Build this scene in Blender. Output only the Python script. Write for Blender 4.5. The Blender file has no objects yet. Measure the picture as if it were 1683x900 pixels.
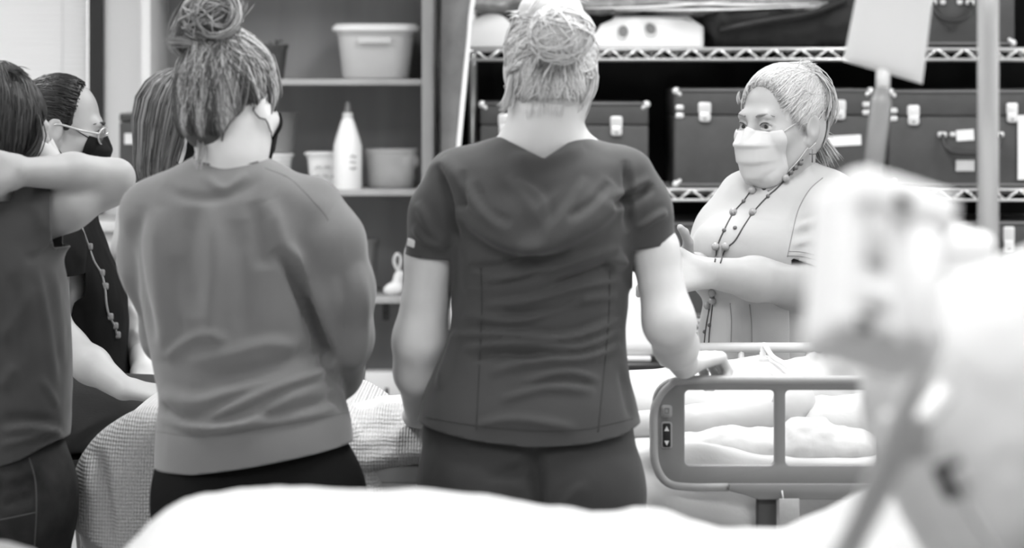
import bpy, bmesh, math, random
import numpy as np
from mathutils import Vector, Matrix
from mathutils.bvhtree import BVHTree

# ------------------------------------------------------------------ camera
F, CX, HY, HZ = 4600.0, 841.5, 130.0, 1.55      # focal length in px, principal column, horizon row, eye height
scene = bpy.context.scene
COL = scene.collection
cam_data = bpy.data.cameras.new('camera')
cam = bpy.data.objects.new('camera', cam_data)
COL.objects.link(cam)
cam.location = (0, 0, HZ)
cam.rotation_euler = (math.pi / 2, 0, 0)
cam_data.sensor_fit = 'HORIZONTAL'
cam_data.sensor_width = 36.0
cam_data.lens = 36.0 * F / 1683.0
cam_data.shift_y = -(450.0 - HY) / 1683.0
cam_data.clip_start = 0.05
cam_data.clip_end = 60
cam_data.dof.use_dof = True
cam_data.dof.focus_distance = 5.6
cam_data.dof.aperture_fstop = 3.7
scene.camera = cam

# ------------------------------------------------------------------ world, lamps, exposure
scene.view_settings.view_transform = 'Standard'
scene.view_settings.look = 'None'
scene.view_settings.gamma = 1.0
scene.view_settings.use_curve_mapping = False
scene.view_settings.exposure = 0.65
world = bpy.data.worlds.new('world')
scene.world = world
world.use_nodes = True
world.node_tree.nodes['Background'].inputs['Color'].default_value = (0.9, 0.9, 0.9, 1)
world.node_tree.nodes['Background'].inputs['Strength'].default_value = 1.4

TROFFERS = [(x, y) for y in (2.2, 4.8, 6.8) for x in (-1.7, 0.35, 2.3)]
CEIL = 2.75
for (x, y) in TROFFERS:                            # the lit panels of the ceiling fixtures built below
    ld = bpy.data.lights.new('troffer_lamp', 'AREA')
    ld.shape = 'RECTANGLE'
    ld.size, ld.size_y = 0.56, 1.14
    ld.energy = 14.5
    ld.spread = math.radians(156)
    lo = bpy.data.objects.new('troffer_lamp', ld)
    lo.location = (x, y, CEIL - 0.035)
    COL.objects.link(lo)


def W(px, py, d):
    """the point at distance d that the photograph shows at column px, row py"""
    return np.array(((px - CX) * d / F, d, HZ - (py - HY) * d / F))


def V(*a):
    return np.array(a, dtype=float)


# ------------------------------------------------------------------ materials
MATS = {}


def mat(name, grey, rough=0.6, spec=0.3, bump=0.0, bscale=200.0, var=0.0, vscale=8.0, metal=0.0,
        transmission=0.0, alpha=1.0, tone=None, translucent=0.0, kind='noise', stretch=(1, 1, 1), sheen=0.0, bdist=0.002):
    m = bpy.data.materials.new(name)
    MATS[name] = m
    m.use_nodes = True
    nt = m.node_tree
    b = nt.nodes['Principled BSDF']
    b.inputs['Roughness'].default_value = rough
    b.inputs['Specular IOR Level'].default_value = spec
    b.inputs['Metallic'].default_value = metal
    b.inputs['Transmission Weight'].default_value = transmission
    b.inputs['Alpha'].default_value = alpha
    if sheen:
        b.inputs['Sheen Weight'].default_value = sheen
    b.inputs['Base Color'].default_value = (grey, grey, grey, 1)
    tc = nt.nodes.new('ShaderNodeTexCoord')
    mp = nt.nodes.new('ShaderNodeMapping')
    mp.inputs['Scale'].default_value = stretch
    nt.links.new(tc.outputs['Object'], mp.inputs['Vector'])
    if tone is not None:                           # per-strand or per-vertex tone between two greys
        at = nt.nodes.new('ShaderNodeAttribute')
        at.attribute_name = 'tone'
        rp = nt.nodes.new('ShaderNodeValToRGB')
        rp.color_ramp.elements[0].color = (tone[0],) * 3 + (1,)
        rp.color_ramp.elements[1].color = (tone[1],) * 3 + (1,)
        nt.links.new(at.outputs['Fac'], rp.inputs['Fac'])
        nt.links.new(rp.outputs['Color'], b.inputs['Base Color'])
    elif var:
        nz = nt.nodes.new('ShaderNodeTexNoise')
        nz.inputs['Scale'].default_value = vscale
        nz.inputs['Detail'].default_value = 5
        rp = nt.nodes.new('ShaderNodeValToRGB')
        rp.color_ramp.elements[0].position = 0.3
        rp.color_ramp.elements[1].position = 0.7
        lo, hi = grey * (1 - var), min(1, grey * (1 + var))
        rp.color_ramp.elements[0].color = (lo, lo, lo, 1)
        rp.color_ramp.elements[1].color = (hi, hi, hi, 1)
        nt.links.new(mp.outputs['Vector'], nz.inputs['Vector'])
        nt.links.new(nz.outputs['Fac'], rp.inputs['Fac'])
        nt.links.new(rp.outputs['Color'], b.inputs['Base Color'])
    if bump:
        if kind == 'noise':
            t = nt.nodes.new('ShaderNodeTexNoise')
            t.inputs['Scale'].default_value = bscale
            t.inputs['Detail'].default_value = 4
            nt.links.new(mp.outputs['Vector'], t.inputs['Vector'])
            out = t.outputs['Fac']
        elif kind == 'knit':                       # rows of loops: two crossing waves
            w1 = nt.nodes.new('ShaderNodeTexWave')
            w1.bands_direction = 'X'
            w1.inputs['Scale'].default_value = bscale
            w1.inputs['Distortion'].default_value = 1.5
            w1.inputs['Detail Scale'].default_value = 3
            w2 = nt.nodes.new('ShaderNodeTexWave')
            w2.bands_direction = 'Z'
            w2.inputs['Scale'].default_value = bscale * 0.8
            w2.inputs['Distortion'].default_value = 2.0
            for w in (w1, w2):
                nt.links.new(mp.outputs['Vector'], w.inputs['Vector'])
            ml = nt.nodes.new('ShaderNodeMath')
            ml.operation = 'ADD'
            nt.links.new(w1.outputs['Fac'], ml.inputs[0])
            nt.links.new(w2.outputs['Fac'], ml.inputs[1])
            out = ml.outputs[0]
        bp = nt.nodes.new('ShaderNodeBump')
        bp.inputs['Strength'].default_value = bump
        bp.inputs['Distance'].default_value = bdist
        nt.links.new(out, bp.inputs['Height'])
        nt.links.new(bp.outputs['Normal'], b.inputs['Normal'])
    if translucent:
        tr = nt.nodes.new('ShaderNodeBsdfTranslucent')
        tr.inputs['Color'].default_value = (grey, grey, grey, 1)
        mx = nt.nodes.new('ShaderNodeMixShader')
        mx.inputs['Fac'].default_value = translucent
        nt.links.new(b.outputs['BSDF'], mx.inputs[1])
        nt.links.new(tr.outputs['BSDF'], mx.inputs[2])
        nt.links.new(mx.outputs['Shader'], nt.nodes['Material Output'].inputs['Surface'])
    return m


def emis(name, grey, strength):
    m = bpy.data.materials.new(name)
    MATS[name] = m
    m.use_nodes = True
    b = m.node_tree.nodes['Principled BSDF']
    b.inputs['Base Color'].default_value = (grey,) * 3 + (1,)
    b.inputs['Emission Color'].default_value = (1, 1, 1, 1)
    b.inputs['Emission Strength'].default_value = strength
    return m


mat('wall', 0.9, 0.85, 0.2, bump=0.15, bscale=120)
mat('ceiling', 0.8, 0.9, 0.1, bump=0.3, bscale=90)
mat('floor', 0.34, 0.35, 0.4, var=0.15, vscale=30)
mat('window_frame', 0.035, 0.5, 0.3)
mat('blind', 0.93, 0.5, 0.3, translucent=0.45)
mat('glass', 0.9, 0.02, 0.5, transmission=1.0)
emis('lamp_panel', 0.9, 3.0)
mat('white_metal', 0.78, 0.4, 0.4)
mat('wood_grey', 0.33, 0.55, 0.3, var=0.14, vscale=9, stretch=(1, 1, 0.12), bump=0.1, bscale=60)
mat('wood_edge', 0.4, 0.5, 0.3, var=0.1, vscale=12, stretch=(1, 1, 0.1))
mat('wood_side', 0.68, 0.5, 0.3, var=0.05, vscale=12, stretch=(1, 1, 0.1))
mat('pale_laminate', 0.62, 0.5, 0.3, var=0.03)
mat('black_cloth', 0.008, 0.9, 0.1, bump=0.3, bscale=40)
mat('cover_cloth', 0.16, 0.85, 0.2, bump=0.4, bscale=60, var=0.15, vscale=14)
mat('piping', 0.85, 0.5, 0.3)
mat('chrome', 0.8, 0.28, 0.5, metal=0.75)
mat('case_shell', 0.068, 0.5, 0.3, bump=0.35, bscale=420, var=0.1, vscale=20)
mat('case_trim', 0.17, 0.5, 0.3, bump=0.4, bscale=500)
mat('case_metal', 0.75, 0.3, 0.5, metal=0.4)
mat('case_handle', 0.03, 0.4, 0.4)
mat('paper', 0.8, 0.7, 0.2, var=0.04, vscale=30)
mat('print_grey', 0.25, 0.7, 0.2)
mat('white_plastic', 0.93, 0.35, 0.4)
mat('pale_plastic', 0.72, 0.4, 0.4)
mat('clear_plastic', 0.85, 0.3, 0.5, alpha=0.6)
mat('clear_thin', 0.85, 0.3, 0.5, alpha=0.3)
mat('white_tub', 0.85, 0.4, 0.4)
mat('dark_plastic', 0.06, 0.4, 0.4)
mat('mid_plastic', 0.22, 0.45, 0.4)
mat('black_plastic', 0.012, 0.35, 0.4)
mat('hole_dark', 0.1, 0.6, 0.2)
mat('black_bag', 0.014, 0.55, 0.4, bump=0.6, bscale=30)
mat('plastic_film', 0.35, 0.22, 0.6, alpha=0.75, bump=0.8, bscale=25)
mat('rail_plastic', 0.22, 0.45, 0.4)
mat('rail_light', 0.36, 0.35, 0.45)
mat('far_rail', 0.6, 0.35, 0.4)
mat('bed_post', 0.07, 0.4, 0.4)
mat('bed_frame', 0.5, 0.4, 0.4)
mat('sheet', 0.52, 0.85, 0.15, bump=0.25, bscale=120, sheen=0.1)
mat('sheet_grey', 0.42, 0.85, 0.15, bump=0.3, bscale=100)
mat('knit', 0.46, 0.9, 0.1, bump=0.6, bscale=60, kind='knit', bdist=0.003, var=0.08, vscale=120)
mat('manikin', 0.52, 0.45, 0.35, var=0.02)
mat('manikin_grey', 0.55, 0.5, 0.3)
mat('tube_clear', 0.82, 0.15, 0.6)
mat('tube_grey', 0.34, 0.2, 0.5)
mat('iv_bag', 0.72, 0.3, 0.5)
mat('pole', 0.56, 0.25, 0.5, metal=0.3)
mat('pump', 0.82, 0.45, 0.35)
mat('pump_grey', 0.58, 0.4, 0.4)
mat('skin_light', 0.6, 0.5, 0.35, tone=(0.3, 0.7), bump=0.06, bscale=300)
mat('skin_pale', 0.5, 0.5, 0.35, tone=(0.19, 0.42), bump=0.06, bscale=300)
mat('skin_tan', 0.5, 0.5, 0.35, tone=(0.18, 0.4), bump=0.06, bscale=300)
mat('scrubs', 0.056, 0.75, 0.25, bump=0.12, bscale=900, sheen=0.15)
mat('scrub_pants', 0.033, 0.75, 0.25, bump=0.12, bscale=900, sheen=0.1)
mat('seam', 0.045, 0.8, 0.1)
mat('seam_pale', 0.24, 0.8, 0.1)
mat('seam_denim', 0.075, 0.8, 0.1)
mat('seam_light', 0.16, 0.8, 0.1)
mat('sweat', 0.16, 0.92, 0.1, bump=0.12, bscale=700, sheen=0.3)
mat('rib', 0.2, 0.92, 0.1, bump=0.3, bscale=120, kind='knit', stretch=(1, 1, 0.02), sheen=0.2)
mat('black_pants', 0.0055, 0.85, 0.1, bump=0.1, bscale=600)
mat('tee', 0.055, 0.85, 0.15, bump=0.12, bscale=700, sheen=0.2)
mat('denim', 0.028, 0.85, 0.15, bump=0.4, bscale=500, var=0.4, vscale=18)
mat('black_top', 0.007, 0.9, 0.1, bump=0.2, bscale=400)
mat('dark_trousers', 0.04, 0.8, 0.2, bump=0.3, bscale=120, stretch=(1, 1, 6))
mat('pale_shirt', 0.62, 0.8, 0.2, bump=0.1, bscale=400)
mat('cardigan', 0.4, 0.85, 0.15, bump=0.12, bscale=500, sheen=0.2)
mat('cardigan_light', 0.46, 0.85, 0.15, bump=0.12, bscale=500)
mat('mask_white', 0.52, 0.8, 0.15)
mat('mask_black', 0.008, 0.8, 0.15)
mat('bead', 0.12, 0.3, 0.5)
mat('bead_pale', 0.32, 0.25, 0.5)
mat('cord', 0.06, 0.6, 0.3)
mat('brow', 0.26, 0.7, 0.2)
mat('lash', 0.04, 0.7, 0.2)
mat('shoe', 0.05, 0.6, 0.3)
mat('glasses_frame', 0.02, 0.3, 0.5)
mat('glasses_pale', 0.5, 0.15, 0.6, metal=0.3)
mat('lens', 0.9, 0.03, 0.5, transmission=0.9, alpha=0.35)
mat('hair_blonde', 0.5, 0.5, 0.4, tone=(0.2, 0.92))
mat('hair_highlight', 0.3, 0.45, 0.4, tone=(0.015, 0.5))
mat('hair_pale', 0.5, 0.5, 0.4, tone=(0.22, 0.66))
mat('hair_dark', 0.02, 0.42, 0.45, tone=(0.006, 0.05))
mat('hair_black', 0.01, 0.4, 0.45, tone=(0.003, 0.018))
mat('hair_brown', 0.1, 0.45, 0.4, tone=(0.02, 0.26))
for nm, iris in (('eye', 0.06),):
    m = mat(nm, 0.62, 0.12, 0.5)
    nt = m.node_tree
    tc = nt.nodes['Texture Coordinate']
    sp = nt.nodes.new('ShaderNodeSeparateXYZ')
    nt.links.new(tc.outputs['Object'], sp.inputs[0])
    cb = nt.nodes.new('ShaderNodeCombineXYZ')
    nt.links.new(sp.outputs['X'], cb.inputs['X'])
    nt.links.new(sp.outputs['Z'], cb.inputs['Z'])
    ln = nt.nodes.new('ShaderNodeVectorMath')
    ln.operation = 'LENGTH'
    nt.links.new(cb.outputs[0], ln.inputs[0])
    rp = nt.nodes.new('ShaderNodeValToRGB')
    rp.color_ramp.interpolation = 'EASE'
    e = rp.color_ramp.elements
    e[0].position, e[0].color = 0.0025, (0.004,) * 3 + (1,)
    e[1].position, e[1].color = 0.0068, (0.6,) * 3 + (1,)
    e2 = e.new(0.0056)
    e2.color = (0.05,) * 3 + (1,)
    nt.links.new(ln.outputs['Value'], rp.inputs['Fac'])
    nt.links.new(rp.outputs['Color'], nt.nodes['Principled BSDF'].inputs['Base Color'])


# ------------------------------------------------------------------ object helpers
def link(name, me, m=None, parent=None):
    o = bpy.data.objects.new(name, me)
    COL.objects.link(o)
    if m is not None and me is not None:
        me.materials.append(MATS[m] if isinstance(m, str) else m)
    if parent is not None:
        o.parent = parent
    return o


def tag(o, label, cat, group=None):
    o['label'] = label
    o['category'] = cat
    if group:
        o['group'] = group
    return o


def struct(o):
    o['kind'] = 'structure'
    return o


def thing(name, label, cat, loc=(0, 0, 0), group=None):
    o = bpy.data.objects.new(name, None)
    COL.objects.link(o)
    o.location = loc
    o.empty_display_size = 0.1
    return tag(o, label, cat, group)


def mesh(verts, faces, smooth=True, tone=None):
    me = bpy.data.meshes.new('m')
    verts = np.asarray(verts, dtype=np.float32)
    if isinstance(faces, np.ndarray):
        n, k = faces.shape
        me.vertices.add(len(verts))
        me.vertices.foreach_set('co', verts.ravel())
        me.loops.add(n * k)
        me.loops.foreach_set('vertex_index', faces.astype(np.int32).ravel())
        me.polygons.add(n)
        me.polygons.foreach_set('loop_start', np.arange(0, n * k, k, dtype=np.int32))
        me.update(calc_edges=True)
    else:
        me.from_pydata([tuple(v) for v in verts], [], faces)
        me.update()
    me.polygons.foreach_set('use_smooth', np.full(len(me.polygons), smooth))
    if tone is not None:
        a = me.attributes.new('tone', 'FLOAT', 'POINT')
        a.data.foreach_set('value', np.asarray(tone, dtype=np.float32))
    return me


def join(parts):
    """[(verts, faces-array quads/tris, tone)] -> one mesh; every array of faces keeps its own size"""
    vs, fs, ts, base = [], [], [], 0
    for v, f, t in parts:
        if len(f) == 0:
            continue
        f = np.asarray(f)
        if f.shape[1] == 3:
            f = np.concatenate([f, f[:, :1] * 0 - 1], axis=1)
            f[:, :3] += base
        else:
            f = f + base
        vs.append(v)
        fs.append(f)
        ts.append(np.full(len(v), t) if np.isscalar(t) else t)
        base += len(v)
    v = np.concatenate(vs).astype(np.float32)
    f = np.concatenate(fs)
    t = np.concatenate(ts)
    tri = f[:, 3] < 0
    me = bpy.data.meshes.new('m')
    me.vertices.add(len(v))
    me.vertices.foreach_set('co', v.ravel())
    q, r = f[~tri], f[tri][:, :3]
    me.loops.add(q.size + r.size)
    me.loops.foreach_set('vertex_index', np.concatenate([q.ravel(), r.ravel()]).astype(np.int32))
    me.polygons.add(len(q) + len(r))
    st = np.concatenate([np.arange(len(q)) * 4, len(q) * 4 + np.arange(len(r)) * 3])
    me.polygons.foreach_set('loop_start', st.astype(np.int32))
    me.update(calc_edges=True)
    me.polygons.foreach_set('use_smooth', np.full(len(me.polygons), True))
    a = me.attributes.new('tone', 'FLOAT', 'POINT')
    a.data.foreach_set('value', t.astype(np.float32))
    return me


def bm_mesh(bm, smooth=False):
    me = bpy.data.meshes.new('m')
    bmesh.ops.recalc_face_normals(bm, faces=bm.faces[:])
    bm.to_mesh(me)
    bm.free()
    if smooth:
        me.polygons.foreach_set('use_smooth', np.full(len(me.polygons), True))
    return me


def rbox(sx, sy, sz, bev=0.004, seg=2, at=(0, 0, 0), taper=1.0, smooth=True):
    """a bevelled box, centred at `at`; taper scales its bottom"""
    bm = bmesh.new()
    bmesh.ops.create_cube(bm, size=1)
    for v in bm.verts:
        k = taper if v.co.z < 0 else 1.0
        v.co = Vector((v.co.x * sx * k, v.co.y * sy * k, v.co.z * sz))
    if bev > 0:
        bmesh.ops.bevel(bm, geom=bm.edges[:] + bm.verts[:], offset=bev, segments=seg, profile=0.5, affect='EDGES')
    bmesh.ops.translate(bm, verts=bm.verts[:], vec=Vector(at))
    me = bm_mesh(bm)
    if smooth and bev > 0:
        me.polygons.foreach_set('use_smooth', np.full(len(me.polygons), True))
        me.set_sharp_from_angle(angle=math.radians(50))
    return me


def prism(pts, depth, axis='y', bev=0.0, seg=2, holes=()):
    """outline (x, z) with holes, extruded along y from 0 to depth (front face at y = 0)"""
    bm = bmesh.new()
    loops = [list(pts)] + [list(h) for h in holes]
    edges = []
    for lp in loops:
        vs = [bm.verts.new((p[0], 0, p[1])) for p in lp]
        for i in range(len(vs)):
            edges.append(bm.edges.new((vs[i], vs[(i + 1) % len(vs)])))
    bmesh.ops.triangle_fill(bm, use_beauty=True, edges=edges)
    bmesh.ops.dissolve_limit(bm, angle_limit=0.01, verts=bm.verts[:], edges=bm.edges[:])
    r = bmesh.ops.extrude_face_region(bm, geom=bm.faces[:])
    bmesh.ops.translate(bm, verts=[v for v in r['geom'] if isinstance(v, bmesh.types.BMVert)], vec=(0, depth, 0))
    bmesh.ops.recalc_face_normals(bm, faces=bm.faces[:])
    if bev:
        es = [e for e in bm.edges if len(e.link_faces) == 2 and e.calc_face_angle(0) > 0.7]
        bmesh.ops.bevel(bm, geom=es, offset=bev, segments=seg, profile=0.5, affect='EDGES')
    me = bm_mesh(bm)
    me.polygons.foreach_set('use_smooth', np.full(len(me.polygons), True))
    me.set_sharp_from_angle(angle=math.radians(40))
    return me


def rrect(x0, x1, z0, z1, r, n=6, corners=(1, 1, 1, 1)):
    """rounded rectangle outline, counter-clockwise from lower left; corners ll, lr, ur, ul may be square"""
    out = []
    for (cx, cz, a0, on) in ((x0 + r, z0 + r, 180, corners[0]), (x1 - r, z0 + r, 270, corners[1]),
                             (x1 - r, z1 - r, 0, corners[2]), (x0 + r, z1 - r, 90, corners[3])):
        if on:
            for i in range(n + 1):
                a = math.radians(a0 + 90.0 * i / n)
                out.append((cx + r * math.cos(a), cz + r * math.sin(a)))
        else:
            sx = -1 if a0 in (180, 90) else 1
            sz = -1 if a0 in (180, 270) else 1
            out.append((cx + sx * r, cz + sz * r))
    return out


def smooth_path(pts, n=8, closed=False):
    pts = [np.asarray(p, float) for p in pts]
    out = []
    m = len(pts)
    for i in range(m if closed else m - 1):
        if closed:
            p0, p1, p2, p3 = (pts[(i + k) % m] for k in (-1, 0, 1, 2))
        else:
            p1, p2 = pts[i], pts[i + 1]
            p0 = pts[i - 1] if i > 0 else 2 * p1 - p2
            p3 = pts[i + 2] if i + 2 < m else 2 * p2 - p1
        for k in range(n):
            t = k / n
            out.append(0.5 * (2 * p1 + (p2 - p0) * t + (2 * p0 - 5 * p1 + 4 * p2 - p3) * t * t + (3 * p1 - p0 - 3 * p2 + p3) * t ** 3))
    if not closed:
        out.append(pts[-1])
    return np.array(out)


def tube_arrays(path, r, sides=8, closed=False):
    path = np.asarray(path, float)
    n = len(path)
    rr = np.full(n, r) if np.isscalar(r) else np.interp(np.linspace(0, 1, n), np.linspace(0, 1, len(r)), r)
    tan = np.gradient(path, axis=0)
    if closed:
        tan = np.roll(path, -1, 0) - np.roll(path, 1, 0)
    tan /= np.linalg.norm(tan, axis=1)[:, None] + 1e-12
    ref = V(0, 0, 1) if abs(tan[0][2]) < 0.9 else V(0, 1, 0)
    u = np.cross(tan[0], ref)
    u /= np.linalg.norm(u)
    vs = []
    ang = np.arange(sides) * 2 * np.pi / sides
    for i in range(n):
        u = u - tan[i] * np.dot(u, tan[i])
        u /= np.linalg.norm(u) + 1e-12
        w = np.cross(tan[i], u)
        vs.append(path[i] + rr[i] * (np.cos(ang)[:, None] * u + np.sin(ang)[:, None] * w))
    vs = np.concatenate(vs)
    fs = []
    for i in range(n if closed else n - 1):
        for k in range(sides):
            a, b = i * sides + k, i * sides + (k + 1) % sides
            j = ((i + 1) % n) * sides
            fs.append((a, b, j + (k + 1) % sides, j + k))
    if not closed:
        vs = np.concatenate([vs, path[:1], path[-1:]])
        c0, c1 = n * sides, n * sides + 1
        for k in range(sides):
            fs.append((c0, (k + 1) % sides, k, k))
            e = (n - 1) * sides
            fs.append((c1, e + k, e + (k + 1) % sides, e + (k + 1) % sides))
    return vs, fs


def tube(path, r, sides=8, closed=False):
    v, f = tube_arrays(path, r, sides, closed)
    f = [x if len(set(x)) == 4 else tuple(dict.fromkeys(x)) for x in f]
    return mesh(v, f)


def multi_tube(list_of, sides=6):
    vs, fs, base = [], [], 0
    for path, r in list_of:
        v, f = tube_arrays(path, r, sides)
        vs.append(v)
        fs += [tuple(i + base for i in dict.fromkeys(x)) for x in f]
        base += len(v)
    return mesh(np.concatenate(vs), fs)


def lathe(profile, n=28, at=(0, 0, 0), sx=1.0, sy=1.0, power=2.0):
    """profile [(radius, z)]; sx, sy stretch it; power > 2 squares the section"""
    vs, fs = [], []
    for r, z in profile:
        for k in range(n):
            a = 2 * math.pi * k / n
            c, s = math.cos(a), math.sin(a)
            if power != 2.0:
                q = (abs(c) ** power + abs(s) ** power) ** (-1 / power)
                c, s = c * q, s * q
            vs.append((at[0] + r * sx * c, at[1] + r * sy * s, at[2] + z))
    m = len(profile)
    for i in range(m - 1):
        for k in range(n):
            fs.append((i * n + k, i * n + (k + 1) % n, (i + 1) * n + (k + 1) % n, (i + 1) * n + k))
    fs.append(tuple(range(n - 1, -1, -1)))
    fs.append(tuple((m - 1) * n + k for k in range(n)))
    me = mesh(vs, fs)
    me.set_sharp_from_angle(angle=math.radians(45))
    return me


def moved(me, loc=(0, 0, 0), rot=(0, 0, 0)):
    me.transform(Matrix.Translation(Vector(loc)) @ (Matrix.Rotation(rot[2], 4, 'Z') @ Matrix.Rotation(rot[1], 4, 'Y') @ Matrix.Rotation(rot[0], 4, 'X')))
    return me


def rot_to(o, loc, rot=(0, 0, 0)):
    o.location = loc
    o.rotation_euler = rot
    return o


# ------------------------------------------------------------------ implicit modelling
def smin(a, b, k):
    if k <= 0:
        return np.minimum(a, b)
    h = np.maximum(k - np.abs(a - b), 0) / k
    return np.minimum(a, b) - h * h * k * 0.25


class Solid:
    """a smooth union of tapered capsules, ellipsoids and lofts"""

    def __init__(s):
        s.ops = []

    def add(s, fn, lo, hi, k, mode='u'):
        s.ops.append((fn, np.asarray(lo, np.float32), np.asarray(hi, np.float32), k, mode))
        return s

    def rc(s, a, b, ra, rb, k=0.02, mode='u', flat=None):
        a, b = np.asarray(a, np.float32), np.asarray(b, np.float32)
        ba = b - a
        L2 = float(ba @ ba) + 1e-12
        ax, fl = (None, 1.0) if flat is None else (np.asarray(flat[0], np.float32) / np.linalg.norm(flat[0]), flat[1])

        def fn(p):
            q = p - a
            t = np.clip(q @ ba / L2, 0, 1)
            w = q - t[:, None] * ba
            if ax is not None:
                w = w + (w @ ax)[:, None] * ax * (1 / fl - 1)
            return (np.sqrt((w * w).sum(1)) - (ra + (rb - ra) * t)) * (fl if fl < 1 else 1)
        R = max(ra, rb) * max(1, fl)
        return s.add(fn, np.minimum(a, b) - R, np.maximum(a, b) + R, k, mode)

    def chain(s, pts, rs, k=0.02, mode='u', flat=None):
        for i in range(len(pts) - 1):
            s.rc(pts[i], pts[i + 1], rs[i], rs[i + 1], k, mode, flat)
        return s

    def ell(s, c, r, k=0.02, mode='u', R=None):
        c, r = np.asarray(c, np.float32), np.asarray(r, np.float32)
        M = None if R is None else np.asarray(R, np.float32)

        def fn(p):
            q = p - c
            if M is not None:
                q = q @ M
            k0 = np.sqrt(((q / r) ** 2).sum(1)) + 1e-9
            k1 = np.sqrt(((q / (r * r)) ** 2).sum(1)) + 1e-9
            return k0 * (k0 - 1) / k1
        e = np.full(3, r.max()) if M is not None else r
        return s.add(fn, c - e, c + e, k, mode)

    def loft(s, rows, k=0.02, mode='u', n=2.0, cap=0.01):
        """rows (z, cx, cy, a, b): stacked super-ellipses"""
        rows = np.array(sorted(rows), float)
        z = rows[:, 0]
        zz = np.linspace(z[0], z[-1], 90)
        cols = []
        for c in range(1, 5):
            y = rows[:, c]
            m = np.gradient(y, z)
            i = np.clip(np.searchsorted(z, zz) - 1, 0, len(z) - 2)
            hh = z[i + 1] - z[i]
            t = (zz - z[i]) / hh
            cols.append((2 * t ** 3 - 3 * t ** 2 + 1) * y[i] + (t ** 3 - 2 * t ** 2 + t) * hh * m[i] + (-2 * t ** 3 + 3 * t ** 2) * y[i + 1] + (t ** 3 - t ** 2) * hh * m[i + 1])
        cols = [c.astype(np.float32) for c in cols]
        zz = zz.astype(np.float32)

        def fn(p):
            cx, cy, a, b = (np.interp(p[:, 2], zz, c) for c in cols)
            x, y = (p[:, 0] - cx), (p[:, 1] - cy)
            if n == 2.0:
                k0 = np.sqrt((x / a) ** 2 + (y / b) ** 2) + 1e-9
                k1 = np.sqrt((x / a ** 2) ** 2 + (y / b ** 2) ** 2) + 1e-9
                d = k0 * (k0 - 1) / k1
            else:
                k0 = (np.abs(x / a) ** n + np.abs(y / b) ** n) ** (1 / n)
                d = (k0 - 1) * np.minimum(a, b)
            e = np.maximum(p[:, 2] - zz[-1], zz[0] - p[:, 2])
            return -smin(-d, -e, cap)
        amax, bmax = cols[2].max(), cols[3].max()
        lo = (cols[0].min() - amax, cols[1].min() - bmax, zz[0])
        hi = (cols[0].max() + amax, cols[1].max() + bmax, zz[-1])
        return s.add(fn, lo, hi, k, mode)

    def box(s, c, half, r=0.02, k=0.02, mode='u', R=None):
        c, half = np.asarray(c, np.float32), np.asarray(half, np.float32)
        M = None if R is None else np.asarray(R, np.float32)

        def fn(p):
            q = p - c
            if M is not None:
                q = q @ M
            q = np.abs(q) - (half - r)
            return np.sqrt((np.maximum(q, 0) ** 2).sum(1)) + np.minimum(q.max(1), 0) - r
        e = half if M is None else np.full(3, np.linalg.norm(half))
        return s.add(fn, c - e, c + e, k, mode)

    def bounds(s):
        L = [o for o in s.ops if o[4] == 'u']
        return np.min([o[1] for o in L], 0), np.max([o[2] for o in L], 0)

    def _eval(s, cen, off, pad):
        nb = len(cen)
        no = 1 if off is None else len(off)
        d = np.full((nb, no), 1.0, np.float32)
        for fn, lo, hi, k, mode in s.ops:
            pp = pad + k
            m = np.all((cen > lo - pp) & (cen < hi + pp), axis=1)
            if not m.any():
                continue
            pts = cen[m] if off is None else (cen[m][:, None, :] + off[None]).reshape(-1, 3)
            v = fn(pts).reshape(-1, no).astype(np.float32)
            if mode == 'u':
                d[m] = smin(d[m], v, k)
            elif mode == 's':
                d[m] = -smin(-d[m], v, k)
            else:
                d[m] = -smin(-d[m], -v, k)
        return d

    def at(s, p, pad=0.3):
        return s._eval(np.asarray(p, np.float32), None, pad)[:, 0]

    def grad(s, p, e=0.003):
        p = np.asarray(p, np.float32)
        g = np.stack([s.at(p + V(*(e if i == j else 0 for j in range(3)))) - s.at(p - V(*(e if i == j else 0 for j in range(3)))) for i in range(3)], 1)
        return g / (np.linalg.norm(g, axis=1)[:, None] + 1e-9)

    def snap(s, p, off=0.0, it=4):
        sh = p.shape
        p = p.reshape(-1, 3).astype(np.float32)
        off = np.broadcast_to(np.asarray(off, np.float32), sh[:-1]).reshape(-1) if not np.isscalar(off) else off
        for _ in range(it):
            p = p - s.grad(p) * (s.at(p) - off)[:, None]
        return p.reshape(sh)

    def mesh(s, h, lo=None, hi=None, smooth=1):
        l0, h0 = s.bounds()
        crop = lo is not None
        lo = l0 - 3 * h if lo is None else np.asarray(lo, np.float32)
        hi = h0 + 3 * h if hi is None else np.asarray(hi, np.float32)
        B = 8
        H = B * h
        n = np.maximum(np.ceil((hi - lo) / H).astype(int), 1)
        ii = np.stack(np.meshgrid(*(np.arange(k) for k in n), indexing='ij'), -1).reshape(-1, 3)
        cen = (lo + (ii + 0.5) * H).astype(np.float32)
        dc = s._eval(cen, None, 2.2 * H)[:, 0]
        act = np.abs(dc) < 1.5 * H
        oo = np.stack(np.meshgrid(*(np.arange(B),) * 3, indexing='ij'), -1).reshape(-1, 3)
        off = ((oo + 0.5) * h - H / 2).astype(np.float32)
        blk = np.where(dc < 0, -H, H).astype(np.float32)[:, None] * np.ones((1, B ** 3), np.float32)
        blk[act] = s._eval(cen[act], off, H + 2 * h)
        A = blk.reshape(n[0], n[1], n[2], B, B, B).transpose(0, 3, 1, 4, 2, 5).reshape(n[0] * B, n[1] * B, n[2] * B)
        o = lo + 0.5 * h
        S = A < 0
        c = np.zeros(tuple(k - 1 for k in S.shape), np.int8)
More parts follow.
